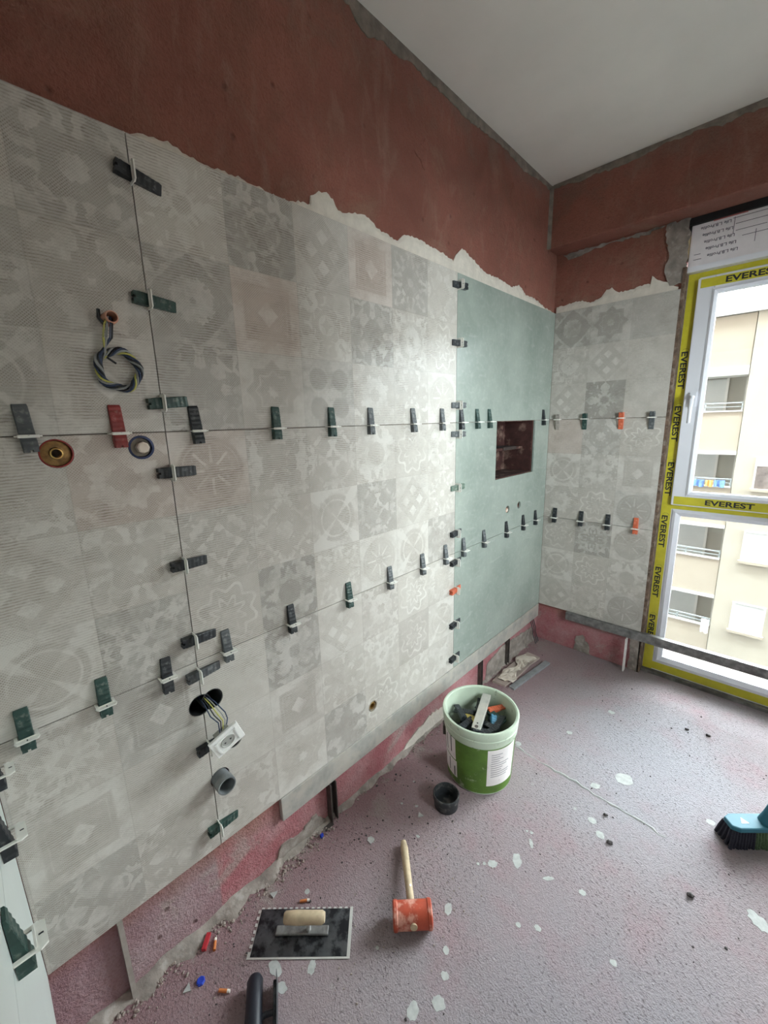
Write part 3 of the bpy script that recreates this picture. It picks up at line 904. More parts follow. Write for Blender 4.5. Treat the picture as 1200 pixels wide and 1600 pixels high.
for xc in (0.898, 1.55):
    place_text(EV2, win, 'ink', (xc, 2.6107, 1.030), (1, 0, 0), (0, 0, 1), (0, -1, 0))
    MB().box(xc - 0.09, xc + 0.085, 2.6102, 2.6107, 1.0125, 1.0135).build('dotted_rule', 'ink', win)
    place_text(EV2, win, 'ink', (xc - 0.04, 2.6107, 2.079), (1, 0, 0), (0, 0, 1), (0, -1, 0))
hd = MB()
hd.obox((0.697, 2.606, 1.545), (1, 0, 0), (0, 1, 0), (0, 0, 1), 0.013, 0.006, 0.035)
hd.tube([(0.697, 2.604, 1.555), (0.697, 2.572, 1.556), (0.697, 2.562, 1.545), (0.697, 2.560, 1.50), (0.697, 2.561, 1.43)], [0.009, 0.009, 0.010, 0.009, 0.008], 10)
hd.build('handle', 'white_pvc', win, smooth=True)

# roller shutter box above the window
sb = thing('shutter_box', 'white roller shutter box with printed film above the window', 'shutter box', (1.28, 2.60, 2.158))
MB().box(WX0 - 0.004, WX1, 2.600, 2.658, 2.158, 2.340).build('casing', 'shutter_box', sb, bevel=0.003)
MB().box(0.600, WX1, 2.588, 2.658, 2.341, 2.3715).build('painted_gap_shade', 'black_box', sb)  # black fill painting the shade inside the open gap above the box
MB().box(0.6005, 0.6095, 2.592, 2.61, 2.302, 2.3405).build('painted_gap_shade', 'black_box', sb)  # same painted shade, down the gap at the end of the box
LB = text_mesh('Life L.B.Profile', 0.110, 0.013, 0.012)
for k in range(5):
    place_text(LB, sb, 'blue_ink', (0.700 + 0.009 * k, 2.5995, 2.318 - 0.0305 * k), (-1, 0, 0), (0, 0, -1), (0, -1, 0))
for (x0, x1, z) in ((0.772, 0.93, 2.300), (0.775, 0.88, 2.272), (0.80, 0.95, 2.245), (0.63, 0.655, 2.21), (0.63, 0.66, 2.188), (0.76, 0.95, 2.325), (1.0, 1.2, 2.30), (1.0, 1.15, 2.25)):
    MB().box(x0, x1, 2.5992, 2.6001, z, z + 0.002).build('printed_rule', 'blue_ink', sb)
for (x0, z0, z1) in ((0.766, 2.262, 2.33), (0.845, 2.21, 2.26)):
    MB().box(x0, x0 + 0.002, 2.5992, 2.6001, z0, z1).build('printed_rule', 'blue_ink', sb)
MB().box(0.69, 0.81, 2.5992, 2.6001, 2.336, 2.341).build('printed_rule', 'red_ink', sb)
MB().box(WX0 - 0.002, WX1, 2.585, 2.640, 2.134, 2.1575).build('bottom_strip', 'white_pvc', sb)
fo = MB().box(0.601, 0.6088, 2.585, 2.65, 2.20, 2.30).build('foam_filler', 'foam')
tag(fo, 'small beige foam filler wedged at the end of the shutter box', 'foam')


# ------------------------------------------------------------------ levelling wedges
def wedge_mesh(mat):
    b = MB()
    xs = [-0.026 + 0.086 * i / 16 for i in range(17)]
    vs, fs = [], []
    for i, x in enumerate(xs):
        h = 0.0195 + (0.0045 - 0.0195) * (x + 0.030) / 0.090 + (0.0009 if i % 2 else 0)
        w = 0.0122 if i not in (0, 16) else 0.0112
        vs += [(x, -w, 0.0008), (x, w, 0.0008), (x, w, h - 0.001), (x, w * 0.86, h), (x, -w * 0.86, h), (x, -w, h - 0.001)]
    for i in range(16):
        for k in range(6):
            k2 = (k + 1) % 6
            fs.append((i * 6 + k, i * 6 + k2, (i + 1) * 6 + k2, (i + 1) * 6 + k))
    fs += [tuple(range(5, -1, -1)), tuple(16 * 6 + k for k in range(6))]
    b.add(vs, fs)
    for s_ in (-1, 1):
        b.box(-0.0305, -0.0255, s_ * 0.0070 - 0.0045, s_ * 0.0070 + 0.0045, 0.0008, 0.0185)
    me = b.mesh('wedge'); me.materials.append(M[mat]); return me


def clip_mesh(tilt):
    b = MB()
    for s_ in (-1, 1):
        b.box(-0.0011, 0.0011, s_ * 0.0165 - 0.0028, s_ * 0.0165 + 0.0028, -0.004, 0.0225)
    # outer plate in the plane of the joint, corners cut
    t_ = 0.0013
    out_ = [(-0.0195, 0.0205), (0.0195, 0.0205), (0.0205, 0.026), (0.0165, 0.0335), (-0.0165, 0.0335), (-0.0205, 0.026)]
    b.prism([(y, z + tilt * 0) for (y, z) in out_], (-t_, 0, 0), (0, 1, 0), (0, 0, 1), (1, 0, 0), 2 * t_)
    b.box(-0.0030, 0.0030, -0.0165, 0.0165, 0.0205, 0.0228)
    me = b.mesh('clip'); me.materials.append(M['clip_white']); return me


WEDGE = {c: wedge_mesh('wedge_' + c) for c in ('green', 'black', 'grey', 'red', 'orange', 'pale', 'sage', 'blue', 'yellow')}
CLIP = clip_mesh(0.4)
TICK = MB().box(0.0012, 0.0017, -0.0010, 0.0010, 0.0255, 0.0305).mesh('size_mark'); TICK.materials.append(M['ink'])
ORD = ['first', 'second', 'third', 'fourth', 'fifth', 'sixth', 'seventh', 'eighth', 'ninth', 'tenth', 'eleventh', 'twelfth']
CNAME = {'green': 'dark green', 'black': 'black', 'grey': 'slate grey', 'red': 'dark red', 'orange': 'orange', 'pale': 'cloudy pale', 'sage': 'sage green', 'blue': 'blue', 'yellow': 'yellow'}


def basis(ex, ez):
    ex, ez = Vector(ex).normalized(), Vector(ez).normalized()
    ey = ez.cross(ex)
    return Matrix((ex, ey, ez)).transposed()


def leveller(color, loc, ex, ez, label, group, slip=0.0, roll=0.0):
    root = thing('leveling_wedge', label, 'tile wedge', loc, group)
    root.rotation_mode = 'QUATERNION'
    q = basis(ex, ez).to_quaternion()
    root.rotation_quaternion = q
    w = bpy.data.objects.new('wedge', WEDGE[color]); COL.objects.link(w); w.parent = root
    w.location.x = slip; w.rotation_euler.z = radians(roll)
    c = bpy.data.objects.new('clip', CLIP); COL.objects.link(c); c.parent = root
    t = bpy.data.objects.new('size_mark', TICK); COL.objects.link(t); t.parent = c
    return root


NX, UPV, NB, NC = (1, 0, 0), (0, 0, 1), (0, -1, 0), (0, 1, 0)
GJ = 'levelling wedges clipped over the tile joints'
for i, (z, c, roll) in enumerate([(1.986, 'black', -9), (1.745, 'green', -4), (1.527, 'green', 5), (1.367, 'black', -1), (1.135, 'black', -2), (0.928, 'black', -5), (0.826, 'grey', 0), (0.602, 'black', 0), (0.329, 'green', -6)]):
    leveller(c, (0, J1 - 0.002, z), (0, 1, 0), NX, '%s sideways wedge on the near tall joint, %s from the top' % (CNAME[c], ORD[i]), GJ, roll=roll)
MIDA = [(0.104, 'grey'), (0.257, 'red'), (0.425, 'black'), (0.649, 'green'), (0.851, 'green'), (1.025, 'grey'), (1.258, 'grey'), (1.446, 'grey')]
for i, (y, c) in enumerate(MIDA):
    lab = 'dark red upright wedge on the upper tile joint above the white pipe plug' if c == 'red' else '%s upright wedge, %s along the upper joint counting from the return wall' % (CNAME[c], ORD[i])
    leveller(c, (0, y, Z2), UPV, NX, lab, GJ, roll=random.uniform(-3, 3))
for i, (y, c) in enumerate([(1.591, 'black'), (1.725, 'green'), (1.836, 'green'), (2.461, 'black')]):
    lab = 'black upright wedge between niche and room corner on the upper joint' if i == 3 else '%s upright wedge on the green slabs, %s along the upper joint before the niche' % (CNAME[c], ORD[i])
    leveller(c, (0, y, Z2), UPV, NX, lab, GJ, roll=random.uniform(-3, 3))
LOWA = [(0.005, 'green'), (0.143, 'green'), (0.277, 'black'), (0.437, 'grey'), (0.649, 'black'), (0.890, 'green'), (1.104, 'grey'), (1.309, 'grey'), (1.477, 'grey')]
for i, (y, c) in enumerate(LOWA):
    leveller(c, (0, y, Z1), UPV, NX, '%s upright wedge, %s along the lower joint counting from the return wall' % (CNAME[c], ORD[i]), GJ, roll=random.uniform(-3, 3) if i != 2 else -3, slip=-0.012 if i == 2 else 0)
for i, (y, c) in enumerate([(1.624, 'grey'), (1.813, 'grey'), (2.052, 'black'), (2.256, 'black'), (2.421, 'black')]):
    leveller(c, (0, y, Z1), UPV, NX, '%s upright wedge on the green slabs, %s along the lower joint toward the corner' % (CNAME[c], ORD[i]), GJ, roll=random.uniform(-3, 3))
for i, (z, c) in enumerate([(2.016, 'black'), (1.791, 'black'), (1.536, 'grey'), (1.412, 'grey'), (1.174, 'sage'), (0.959, 'black'), (0.818, 'black'), (0.676, 'orange'), (0.499, 'black'), (0.317, 'black')]):
    lab = '%s sideways wedge where patterned tiles meet green slabs, %s from the top' % (CNAME[c], ORD[i])
    if c == 'orange': lab = 'orange wedge lying sideways where the patterned tiles meet the green slabs'
    leveller(c, (0, J2, z), (0, -1 if i < 5 else 1, 0), NX, lab, GJ, roll=random.uniform(-3, 3), slip=-0.022 if i < 5 else -0.01)
for i, (x, c) in enumerate([(0.054, 'pale'), (0.208, 'green'), (0.397, 'orange'), (0.541, 'grey')]):
    leveller(c, (x, YB, Z2), (0, 0, -1), NB, '%s wedge hanging from the upper joint of the pier beside the window' % CNAME[c], GJ, roll=random.uniform(-2, 2))
for i, (x, c) in enumerate([(0.071, 'black'), (0.229, 'black'), (0.377, 'black'), (0.520, 'orange')]):
    lab = '%s upright wedge on the window pier, %s from the corner along the lower joint' % (CNAME[c], ORD[i])
    leveller(c, (x, YB, Z1), UPV, NB, lab, GJ, roll=random.uniform(-2, 2))
for i, (x, c) in enumerate([(0.093, 'black'), (0.27, 'black'), (0.466, 'green')]):
    leveller(c, (x, YC, Z1), UPV, NC, '%s upright wedge on the pale return wall, %s from the corner' % (CNAME[c], ORD[i]), GJ)

# ------------------------------------------------------------------ rails and props under the tiles
ra = MB().box(-0.0135, 0.004, 0.557, YB - 0.006, 0.168, Z0 - 0.0015).build('straightedge', 'alu', bevel=0.0015)
tag(ra, 'long pale aluminium straightedge carrying the tiles above the floor', 'straightedge')
rb = MB().box(0.185, WX1 + 0.05, YB - 0.018, YB + 0.0135, 0.206, Z0 - 0.0015).build('support_bar', 'alu_dirty', bevel=0.001)
tag(rb, 'grimy narrow aluminium bar under the pier tiles crossing the window', 'bar')
sp = MB().box(1.00, 1.032, YB - 0.0184, YB - 0.004, 0.2565, 0.2605).build('tile_spacer', 'clip_white')
tag(sp, 'small pale plastic spacer on the bar across the window', 'spacer')
pr = MB().box(-0.0145, 0.008, 0.083, 0.0945, 0.0, Z0 - 0.0005).build('tile_offcut', 'tile_edge')
tag(pr, 'tile offcut standing on edge under the nearest wall tile', 'tile offcut')
p2 = thing('steel_prop', 'dark steel prop under the near end of the straightedge', 'prop', (0, 0.76, 0))
MB().box(-0.0145, 0.012, 0.752, 0.756, 0.0, 0.1675).build('flange', 'steel_dark', p2)
MB().box(-0.0145, -0.010, 0.756, 0.778, 0.0, 0.1675).build('web', 'steel_dark', p2)
MB().box(-0.012, 0.020, 0.715, 0.752, 0.0, 0.004).build('foot', 'steel_dark', p2)
MB().box(-0.0145, 0.012, 0.778, 0.782, 0.0, 0.1675).build('flange', 'steel_dark', p2)
for y, w, l in ((1.83, 0.022, 'dark steel prop under the straightedge behind the bucket'), (2.14, 0.028, 'dark steel prop under the straightedge nearest the room corner')):
    b = MB()
    b.box(-0.0145, 0.006, y - w / 2, y - w / 2 + 0.004, 0.0, 0.1675); b.box(-0.0145, -0.009, y - w / 2 + 0.004, y + w / 2 - 0.004, 0.0, 0.1675); b.box(-0.0145, 0.006, y + w / 2 - 0.004, y + w / 2, 0.0, 0.1675)
    tag(b.build('steel_prop', 'steel_dark'), l, 'prop')
pb = MB().box(0.537, 0.544, YB - 0.045, YB - 0.012, 0.0, 0.2055).build('tile_offcut', 'label_white')
tag(pb, 'pale tile offcut standing upright under the bar at the window pier', 'tile offcut')
tw = MB()
for k in range(3):
    y0 = 2.44 + 0.02 * k
    tw.tube([(0.004, y0, 0.17), (0.03, y0 - 0.02, 0.13), (0.02, y0 + 0.01, 0.08), (0.05, y0 - 0.01, 0.03)], 0.003, 6)
tag(tw.build('black_wires', 'wire_black', smooth=True), 'short black wire ends poking out under the straightedge in the corner', 'wire')


# ------------------------------------------------------------------ pipes, cables and sockets on the wall
def disc(b, y, z, r, x, n=28): b.lathe([(0.0002, x), (r, x)], (0, y, z), (1, 0, 0), n)


o1 = thing('pipe_outlet', 'brass pipe outlet in a red ring below the upper joint', 'pipe outlet', (-0.03, 0.144, 1.426))
MB().lathe([(0.0282, -0.03), (0.0282, 0.0005), (0.0262, 0.001), (0.0255, -0.03)], (0, 0.144, 1.426), (1, 0, 0), 36, close=True).build('ring', 'red_plastic', o1, True)
MB().lathe([(0.0253, -0.02), (0.0253, -0.008), (0.012, -0.006), (0.0105, -0.012), (0.0002, -0.012), (0.0002, -0.02)], (0, 0.144, 1.426), (1, 0, 0), 36, close=True).build('face_plate', 'brass_dull', o1, True)
MB().lathe([(0.011, -0.012), (0.011, 0.0), (0.0085, 0.001), (0.0075, -0.011)], (0, 0.144, 1.426), (1, 0, 0), 24, close=True).build('threaded_bush', 'brass', o1, True)
MB().lathe([(0.0075, -0.0115), (0.0002, -0.0115), (0.0002, -0.0113)], (0, 0.144, 1.426), (1, 0, 0), 24).build('bore', 'cavity', o1)
o2 = thing('pipe_outlet', 'white plugged pipe outlet in a navy ring beside the tall joint', 'pipe outlet', (-0.03, 0.299, 1.429))
MB().lathe([(0.0264, -0.03), (0.0264, 0.0006), (0.0222, 0.0012), (0.021, -0.03)], (0, 0.299, 1.429), (1, 0, 0), 36, close=True).build('ring', 'blue_plastic', o2, True)
MB().lathe([(0.0208, -0.02), (0.0208, -0.008), (0.0002, -0.008), (0.0002, -0.02)], (0, 0.299, 1.429), (1, 0, 0), 32, close=True).build('face_plate', 'grey_cup', o2, True)
MB().lathe([(0.0135, -0.008), (0.0128, 0.008), (0.0095, 0.010), (0.0002, 0.0098)], (0, 0.301, 1.429), (1, 0, 0), 8).build('hex_plug', 'cream_plug', o2)
o3 = thing('pipe_outlet', 'small brass pipe outlet low in the patterned tiles above the straightedge', 'pipe outlet', (-0.03, 0.994, 0.36))
MB().lathe([(0.0235, -0.045), (0.0235, -0.0005), (0.0195, 0.0), (0.0185, -0.045)], (0, 0.994, 0.360), (1, 0, 0), 32, close=True).build('ring', 'grey_cup', o3, True)
MB().lathe([(0.0165, -0.06), (0.0165, -0.006), (0.0105, -0.004), (0.009, -0.03), (0.0002, -0.03)], (0, 0.994, 0.360), (1, 0, 0), 24).build('threaded_bush', 'brass', o3, True)
o4 = thing('pipe_stub', 'salmon pipe stub in the hole under the niche on the near side', 'pipe stub', (-0.06, 2.067, 0.985))
MB().lathe([(0.012, -0.065), (0.012, -0.004), (0.009, -0.004), (0.009, -0.06), (0.0002, -0.06)], (0, 2.067, 0.980), (1, 0, 0), 24).build('stub', 'conduit', o4, True)
MB().lathe([(0.0085, -0.06), (0.0085, -0.002), (0.0002, -0.002)], (0, 2.067, 0.980), (1, 0, 0), 16).build('plug', 'cream_plug', o4, True)
o5 = MB().lathe([(0.013, -0.065), (0.013, -0.02), (0.010, -0.02), (0.010, -0.06), (0.0002, -0.06)], (0, 2.204, 0.985), (1, 0, 0), 24).build('pipe_stub', 'grey_cup', smooth=True)
tag(o5, 'grey pipe stub set back in the hole under the niche near the corner', 'pipe stub')

# cable coil
cc = thing('cable_coil', 'twisted coil of navy, grey and yellow wires hanging from a salmon conduit', 'cable', (0, 0.271, 1.695))
cd = MB()
for i in range(9):
    x0 = -0.06 + 0.0105 * i
    cd.lathe([(0.0112, x0), (0.0128, x0 + 0.003), (0.0128, x0 + 0.0065), (0.0112, x0 + 0.0105), (0.0098, x0 + 0.0105), (0.0098, x0)], (0, 0.271, 1.695), (1, 0, 0), 20, close=True)
cd.build('conduit', 'conduit', cc, True)
cy, cz, R0 = 0.2745, 1.594, 0.038
WC = ['wire_black', 'wire_blue', 'wire_grey', 'wire_yellow', 'wire_blue', 'wire_black', 'wire_grey']
for k, wm in enumerate(WC):
    ph = 2 * pi * k / len(WC)
    p = [(-0.03, 0.271 + 0.005 * cos(ph), 1.695 + 0.005 * sin(ph)), (0.018, 0.269 + 0.005 * cos(ph), 1.693 + 0.004 * sin(ph)), (0.034, 0.266 - 0.004 + 0.007 * cos(ph), 1.680), (0.030, 0.258 + 0.008 * cos(ph), 1.655)]
    turns = 1.0 + 0.12 * (k % 3)
    n = 56
    for i in range(n + 1):
        t = i / n * turns * 2 * pi
        a = pi * 0.72 + t
        rr = R0 + 0.0062 * cos(3.5 * t + ph) + 0.002 * sin(5 * t)
        p.append((0.014 + 0.0062 * sin(3.5 * t + ph), cy + rr * cos(a), cz + rr * sin(a)))
    if k == 0: p.append((0.016, cy - 0.004, cz + 0.012))
    cw = MB().tube(p, 0.0021, 7).build('wire', wm, cc, True)
MB().tube([(0.02, 0.252, 1.708), (0.03, 0.248, 1.69), (0.03, 0.257, 1.678)], 0.0035, 6).build('tape_end', 'wire_black', cc, True)

# open back box, dangling socket plate, second box and drain
bb = thing('back_box', 'black double back box open in the tall joint above the dangling socket', 'back box', (-0.06, 0.365, 0.732))
for (y, z, r) in (HOLES[3], HOLES[4]):
    MB().lathe([(r - 0.0005, -0.0645), (r - 0.0005, -0.002), (r - 0.003, -0.0015), (r - 0.003, -0.060), (0.0002, -0.060)], (0, y, z), (1, 0, 0), 32).build('box', 'black_box', bb, True)
dp = thing('socket_plate', 'white socket plate dangling tilted on its wires below the open back box', 'socket', (0.05, 0.39, 0.63))
pc = Vector((0.0665, 0.3825, 0.640))
pe1 = Vector((0.058, 0.930, 0.362)).normalized()        # width
pe2 = Vector((0.27, -0.30, 0.93)); pe2 = (pe2 - pe1 * pe2.dot(pe1)).normalized()
pn = pe1.cross(pe2)
MB().obox(pc, pe1, pe2, pn, 0.042, 0.040, 0.004).build('plate', 'socket', dp, bevel=0.002)
fi = MB()
for (a, b_, ha, hb) in ((0, 0.0265, 0.0285, 0.0025), (0, -0.0265, 0.0285, 0.0025), (0.0285, 0, 0.0025, 0.029), (-0.0285, 0, 0.0025, 0.029)):
    fi.obox(pc + pe1 * a + pe2 * b_ + pn * 0.005, pe1, pe2, pn, ha, hb, 0.0018)
fi.build('raised_frame', 'socket', dp)
MB().lathe([(0.0205, 0.0042), (0.0205, 0.0062), (0.0175, 0.0062), (0.0165, 0.0046), (0.0002, 0.0046)], pc, pn, 28).build('well', 'socket_grey', dp, True)
for s_ in (-1, 1):
    MB().lathe([(0.0028, 0.0046), (0.0028, 0.0052), (0.0002, 0.0052)], pc + pe1 * 0.008 * s_, pn, 12).build('pin_hole', 'black_box', dp)
MB().obox(pc - pn * 0.016, pe1, pe2, pn, 0.021, 0.021, 0.012).build('mechanism', 'socket_grey', dp)
pt_ = pc + pe2 * 0.015 - pn * 0.012
for k, wm in enumerate(['wire_blue', 'wire_black', 'wire_yellow', 'wire_grey', 'wire_blue']):
    o_ = (k - 2) * 0.004
    MB().tube([(-0.055, 0.358 + o_, 0.742), (-0.02, 0.362 + o_, 0.744), (0.015, 0.368 + o_ * 1.6, 0.733), (0.03 + 0.003 * k, 0.378 + o_ * 2.2, 0.705), (0.04, 0.388 + o_ * 1.6, 0.682), pt_ + pe1 * o_]
              , 0.0016, 7).build('wire', wm, dp, True)
b2 = thing('pipe_outlet', 'pipe outlet hole with a brass elbow half hidden behind the socket plate', 'pipe outlet', (-0.06, 0.425, 0.575))
MB().lathe([(0.0295, -0.0645), (0.0295, -0.003), (0.027, -0.002), (0.027, -0.060), (0.0002, -0.060)], (0, 0.425, 0.575), (1, 0, 0), 32).build('box', 'black_box', b2, True)
MB().lathe([(0.012, -0.058), (0.012, -0.02), (0.008, -0.018), (0.007, -0.04), (0.0002, -0.04)], (0, 0.428, 0.566), (1, 0, 0), 20).build('elbow', 'brass', b2, True)
dr = thing('drain_pipe', 'grey drain pipe stub standing out of the tiles under the socket plate', 'drain pipe', (-0.06, 0.376, 0.478))
MB().lathe([(0.0245, -0.062), (0.0245, 0.022), (0.0262, 0.024), (0.0265, 0.040), (0.0255, 0.044), (0.0222, 0.044), (0.0215, 0.036), (0.0212, -0.055), (0.0002, -0.055)], (0, 0.376, 0.478), (1, 0, 0), 40).build('pipe', 'drain', dr, True)
MB().lathe([(0.0275, -0.055), (0.0275, -0.012), (0.0248, -0.012), (0.0248, -0.055)], (0, 0.376, 0.478), (1, 0, 0), 32, close=True).build('collar', 'cavity', dr, True)
MB().lathe([(0.0211, -0.05), (0.0002, -0.05), (0.0002, -0.0498)], (0, 0.376, 0.478), (1, 0, 0), 24).build('bore', 'black_box', dr)

# ------------------------------------------------------------------ bucket of wedges
BX, BY, BH, BR = 0.285, 1.338, 0.300, 0.152
bk = thing('bucket', 'pale green plastic bucket with a torn green label full of tile wedges', 'bucket', (BX, BY, 0))
rb_ = 0.131
rad = lambda z: rb_ + (BR - 0.004 - rb_) * z / BH
prof = [(0.0002, 0.0), (rb_ - 0.006, 0.0), (rb_, 0.006), (rad(0.225), 0.225), (rad(0.23), 0.23), (rad(0.262) - 0.001, 0.262), (rad(BH) - 0.001, BH - 0.002), (rad(BH) - 0.004, BH), (rad(BH) - 0.006, BH - 0.002), (rad(0.01) - 0.004, 0.012), (0.0002, 0.012)]
MB().lathe(prof, (BX, BY, 0), (0, 0, 1), 64).build('body', 'bucket', bk, True)
rp = []
for (dz, dr_) in ((0.232, 0.0005), (0.233, 0.005), (0.262, 0.0065), (0.264, 0.004), (0.268, 0.004), (0.270, 0.0068), (0.297, 0.0078), (0.3015, 0.005), (0.3015, -0.001), (0.298, -0.003)):
    rp.append((rad(dz) + dr_, dz))
MB().lathe(rp, (BX, BY, 0), (0, 0, 1), 64).build('rim', 'bucket', bk, True)


def sector(name, mat, a0, a1, z0, z1, off, n=24, th=0.0006):
    return MB().lathe([(rad(z0) + off, z0), (rad(z1) + off, z1), (rad(z1) + off - th, z1), (rad(z0) + off - th, z0)], (BX, BY, 0), (0, 0, 1), n, radians(a0), radians(a1), True).build(name, mat, bk, True)


sector('label', 'label_green', -175, 40, 0.012, 0.226, 0.0012, 60)
sector('label_panel', 'label_white', -47, 8, 0.050, 0.222, 0.0020)
lp = MB()
for k in range(11):
    z = 0.198 - k * 0.0105
    lp.lathe([(rad(z) + 0.0026, z), (rad(z) + 0.0026, z + 0.003), (rad(z) + 0.0018, z + 0.003), (rad(z) + 0.0018, z)], (BX, BY, 0), (0, 0, 1), 10, radians(-41), radians(-41 + random.uniform(14, 38)), True)
lp.build('label_print', 'print_grey', bk)
sector('label_panel', 'label_white', -132, -101, 0.125, 0.224, 0.0020)
sector('label_panel', 'label_white', -136, -99, 0.040, 0.119, 0.0020)
tr_ = MB()
for (a, z0, z1) in ((-124, 0.14, 0.215), (-112, 0.15, 0.224), (-118, 0.05, 0.11), (-105, 0.045, 0.09)):
    tr_.lathe([(rad(z0) + 0.0026, z0), (rad(z1) + 0.0026, z1), (rad(z1) + 0.001, z1), (rad(z0) + 0.001, z0)], (BX, BY, 0), (0, 0, 1), 2, radians(a), radians(a + 2.2), True)
tr_.build('label_tear', 'ink', bk)
ea = radians(-146)
MB().obox((BX + (rad(.19) + .005) * cos(ea), BY + (rad(.19) + .005) * sin(ea), 0.19), (cos(ea), sin(ea), 0), (-sin(ea), cos(ea), 0), (0, 0, 1), 0.006, 0.016, 0.022).build('handle_bracket', 'steel_dark', bk, bevel=0.002)

# jumble of wedges inside (deep layer uncountable, top layer single)
hp = MB()
wv = [v.co.copy() for v in WEDGE['black'].vertices]; wf_ = [tuple(p.vertices) for p in WEDGE['black'].polygons]
for k in range(90):
    a = random.uniform(0, 2 * pi); rr = sqrt(random.random()) * 0.088
    q = Euler((random.uniform(-0.5, 0.5) + (pi if random.random() < .5 else 0), random.uniform(-0.5, 0.5), random.uniform(0, 2 * pi))).to_matrix()
    c = Vector((BX + rr * cos(a), BY + rr * sin(a), random.uniform(0.07, 0.208)))
    hp.add([c + q @ (v - Vector((0.015, 0, 0.01))) for v in wv], wf_)
hpo = hp.build('wedge_jumble', 'wedge_black')
tag(hpo, 'dense jumble of black tile wedges filling the bucket', 'wedges', kind='stuff')
TOPW = [('black', -0.075, -0.02, 40, 12), ('black', -0.05, 0.055, 150, -8), ('black', -0.085, 0.04, 100, 6), ('yellow', -0.045, 0.03, 305, 16), ('black', -0.02, -0.075, 10, -10), ('black', 0.03, -0.085, 200, 8),
        ('blue', 0.062, -0.012, 262, -18), ('green', 0.078, 0.03, 300, 14), ('orange', 0.088, 0.068, 20, 6), ('black', 0.06, 0.075, 140, -6), ('black', 0.012, 0.088, 70, 10), ('black', 0.095, -0.02, 230, 10), ('black', -0.01, 0.02, 190, 5), ('black', 0.05, -0.055, 120, -12)]
rx, ry = Vector((0.72, 0.69, 0)), Vector((-0.69, 0.72, 0))   # across the bucket, as seen from the door side
NAMEW = ['against the rim by the wall', 'under the yellow wedge', 'at the far wall side', '', 'at the front', 'at the front beside the bar', '', '', '', 'behind the orange wedge', 'under the bar end at the back', 'beside the blue wedge', 'under the bar', 'in front of the blue wedge']
for k, (c, u_, v_, rz, tl) in enumerate(TOPW):
    pos = Vector((BX, BY, 0.232 + 0.004 * (k % 3))) + rx * u_ * 0.86 + ry * v_ * 0.86
    w = bpy.data.objects.new('spare_wedge', WEDGE[c]); COL.objects.link(w)
    w.location = pos; w.rotation_euler = (radians(tl), radians(-tl * 0.7), radians(rz + 44))
    lab = ('%s loose wedge in the bucket' % CNAME[c]) if not NAMEW[k] else '%s loose wedge in the bucket %s' % (CNAME[c], NAMEW[k])
    tag(w, lab, 'tile wedge', 'loose wedges in the bucket')
lb = thing('aluminium_bar', 'short mortar-flecked aluminium bar lying across the bucket', 'bar', (0.28, 1.35, 0.22))
bd = (Vector((0.306, 1.272, 0.250)) - Vector((0.247, 1.455, 0.274))); bl = bd.length; bd.normalize()
bs = Vector((0, 0, 1)).cross(bd).normalized(); bu = bd.cross(bs)
bcen = (Vector((0.306, 1.272, 0.250)) + Vector((0.247, 1.455, 0.274))) / 2
MB().obox(bcen, bd, bs, bu, bl / 2 + 0.004, 0.018, 0.009).build('bar', 'alu', lb, bevel=0.0015)
MB().lathe([(0.0035, 0.0091), (0.0035, 0.0096), (0.0002, 0.0096)], bcen + bd * 0.072, bu, 12).build('hole', 'black_box', lb)
MB().lathe([(0.0075, 0.0091), (0.0075, 0.0096), (0.0002, 0.0096)], bcen + bd * 0.090, bu, 16).build('hole', 'steel_dark', lb)

cpx, cpy = 0.281, 1.103
cp = MB().lathe([(0.0002, 0.0), (0.044, 0.0), (0.046, 0.003), (0.046, 0.034), (0.050, 0.036), (0.051, 0.054), (0.049, 0.057), (0.046, 0.057), (0.044, 0.053), (0.0425, 0.006), (0.0002, 0.006)], (cpx, cpy, 0), (0, 0, 1), 48).build('drain_cup', 'cap_black', smooth=True)
tag(cp, 'open black plastic cup on the floor in front of the bucket', 'cup')

# ------------------------------------------------------------------ mallet
ml = thing('mallet', 'orange rubber mallet with a wooden handle lying on the floor', 'mallet', (0.44, 0.715, 0))
hc_ = Vector((0.437, 0.712, 0.0385)); hax = Vector((0.70, 0.714, 0)).normalized()
hprof = [(0.0002, -0.058), (0.033, -0.058), (0.0365, -0.055), (0.0365, -0.046), (0.0345, -0.044), (0.0345, 0.044), (0.0365, 0.046), (0.0365, 0.055), (0.033, 0.058), (0.0002, 0.058)]
MB().lathe(hprof, hc_ + Vector((0, 0, -0.002)), hax, 36).build('head', 'rubber_orange', ml, True)
tip = Vector((0.262, 0.872, 0.0135))
hd_ = (tip - hc_)
MB().tube([hc_ - hd_.normalized() * 0.037, hc_, hc_ + hd_ * 0.3, hc_ + hd_ * 0.62, hc_ + hd_ * 0.9, tip], [0.0105, 0.0115, 0.0115, 0.0125, 0.013, 0.0095], 16).build('handle', 'wood', ml, True)
MB().lathe([(0.0032, 0), (0.0032, 0.0008), (0.0002, 0.0008)], hc_ + hd_ * 0.33 + Vector((0.004, 0.002, 0.0108)), (0.3, 0.2, 0.93), 10).build('nail_head', 'trowel_edge', ml)


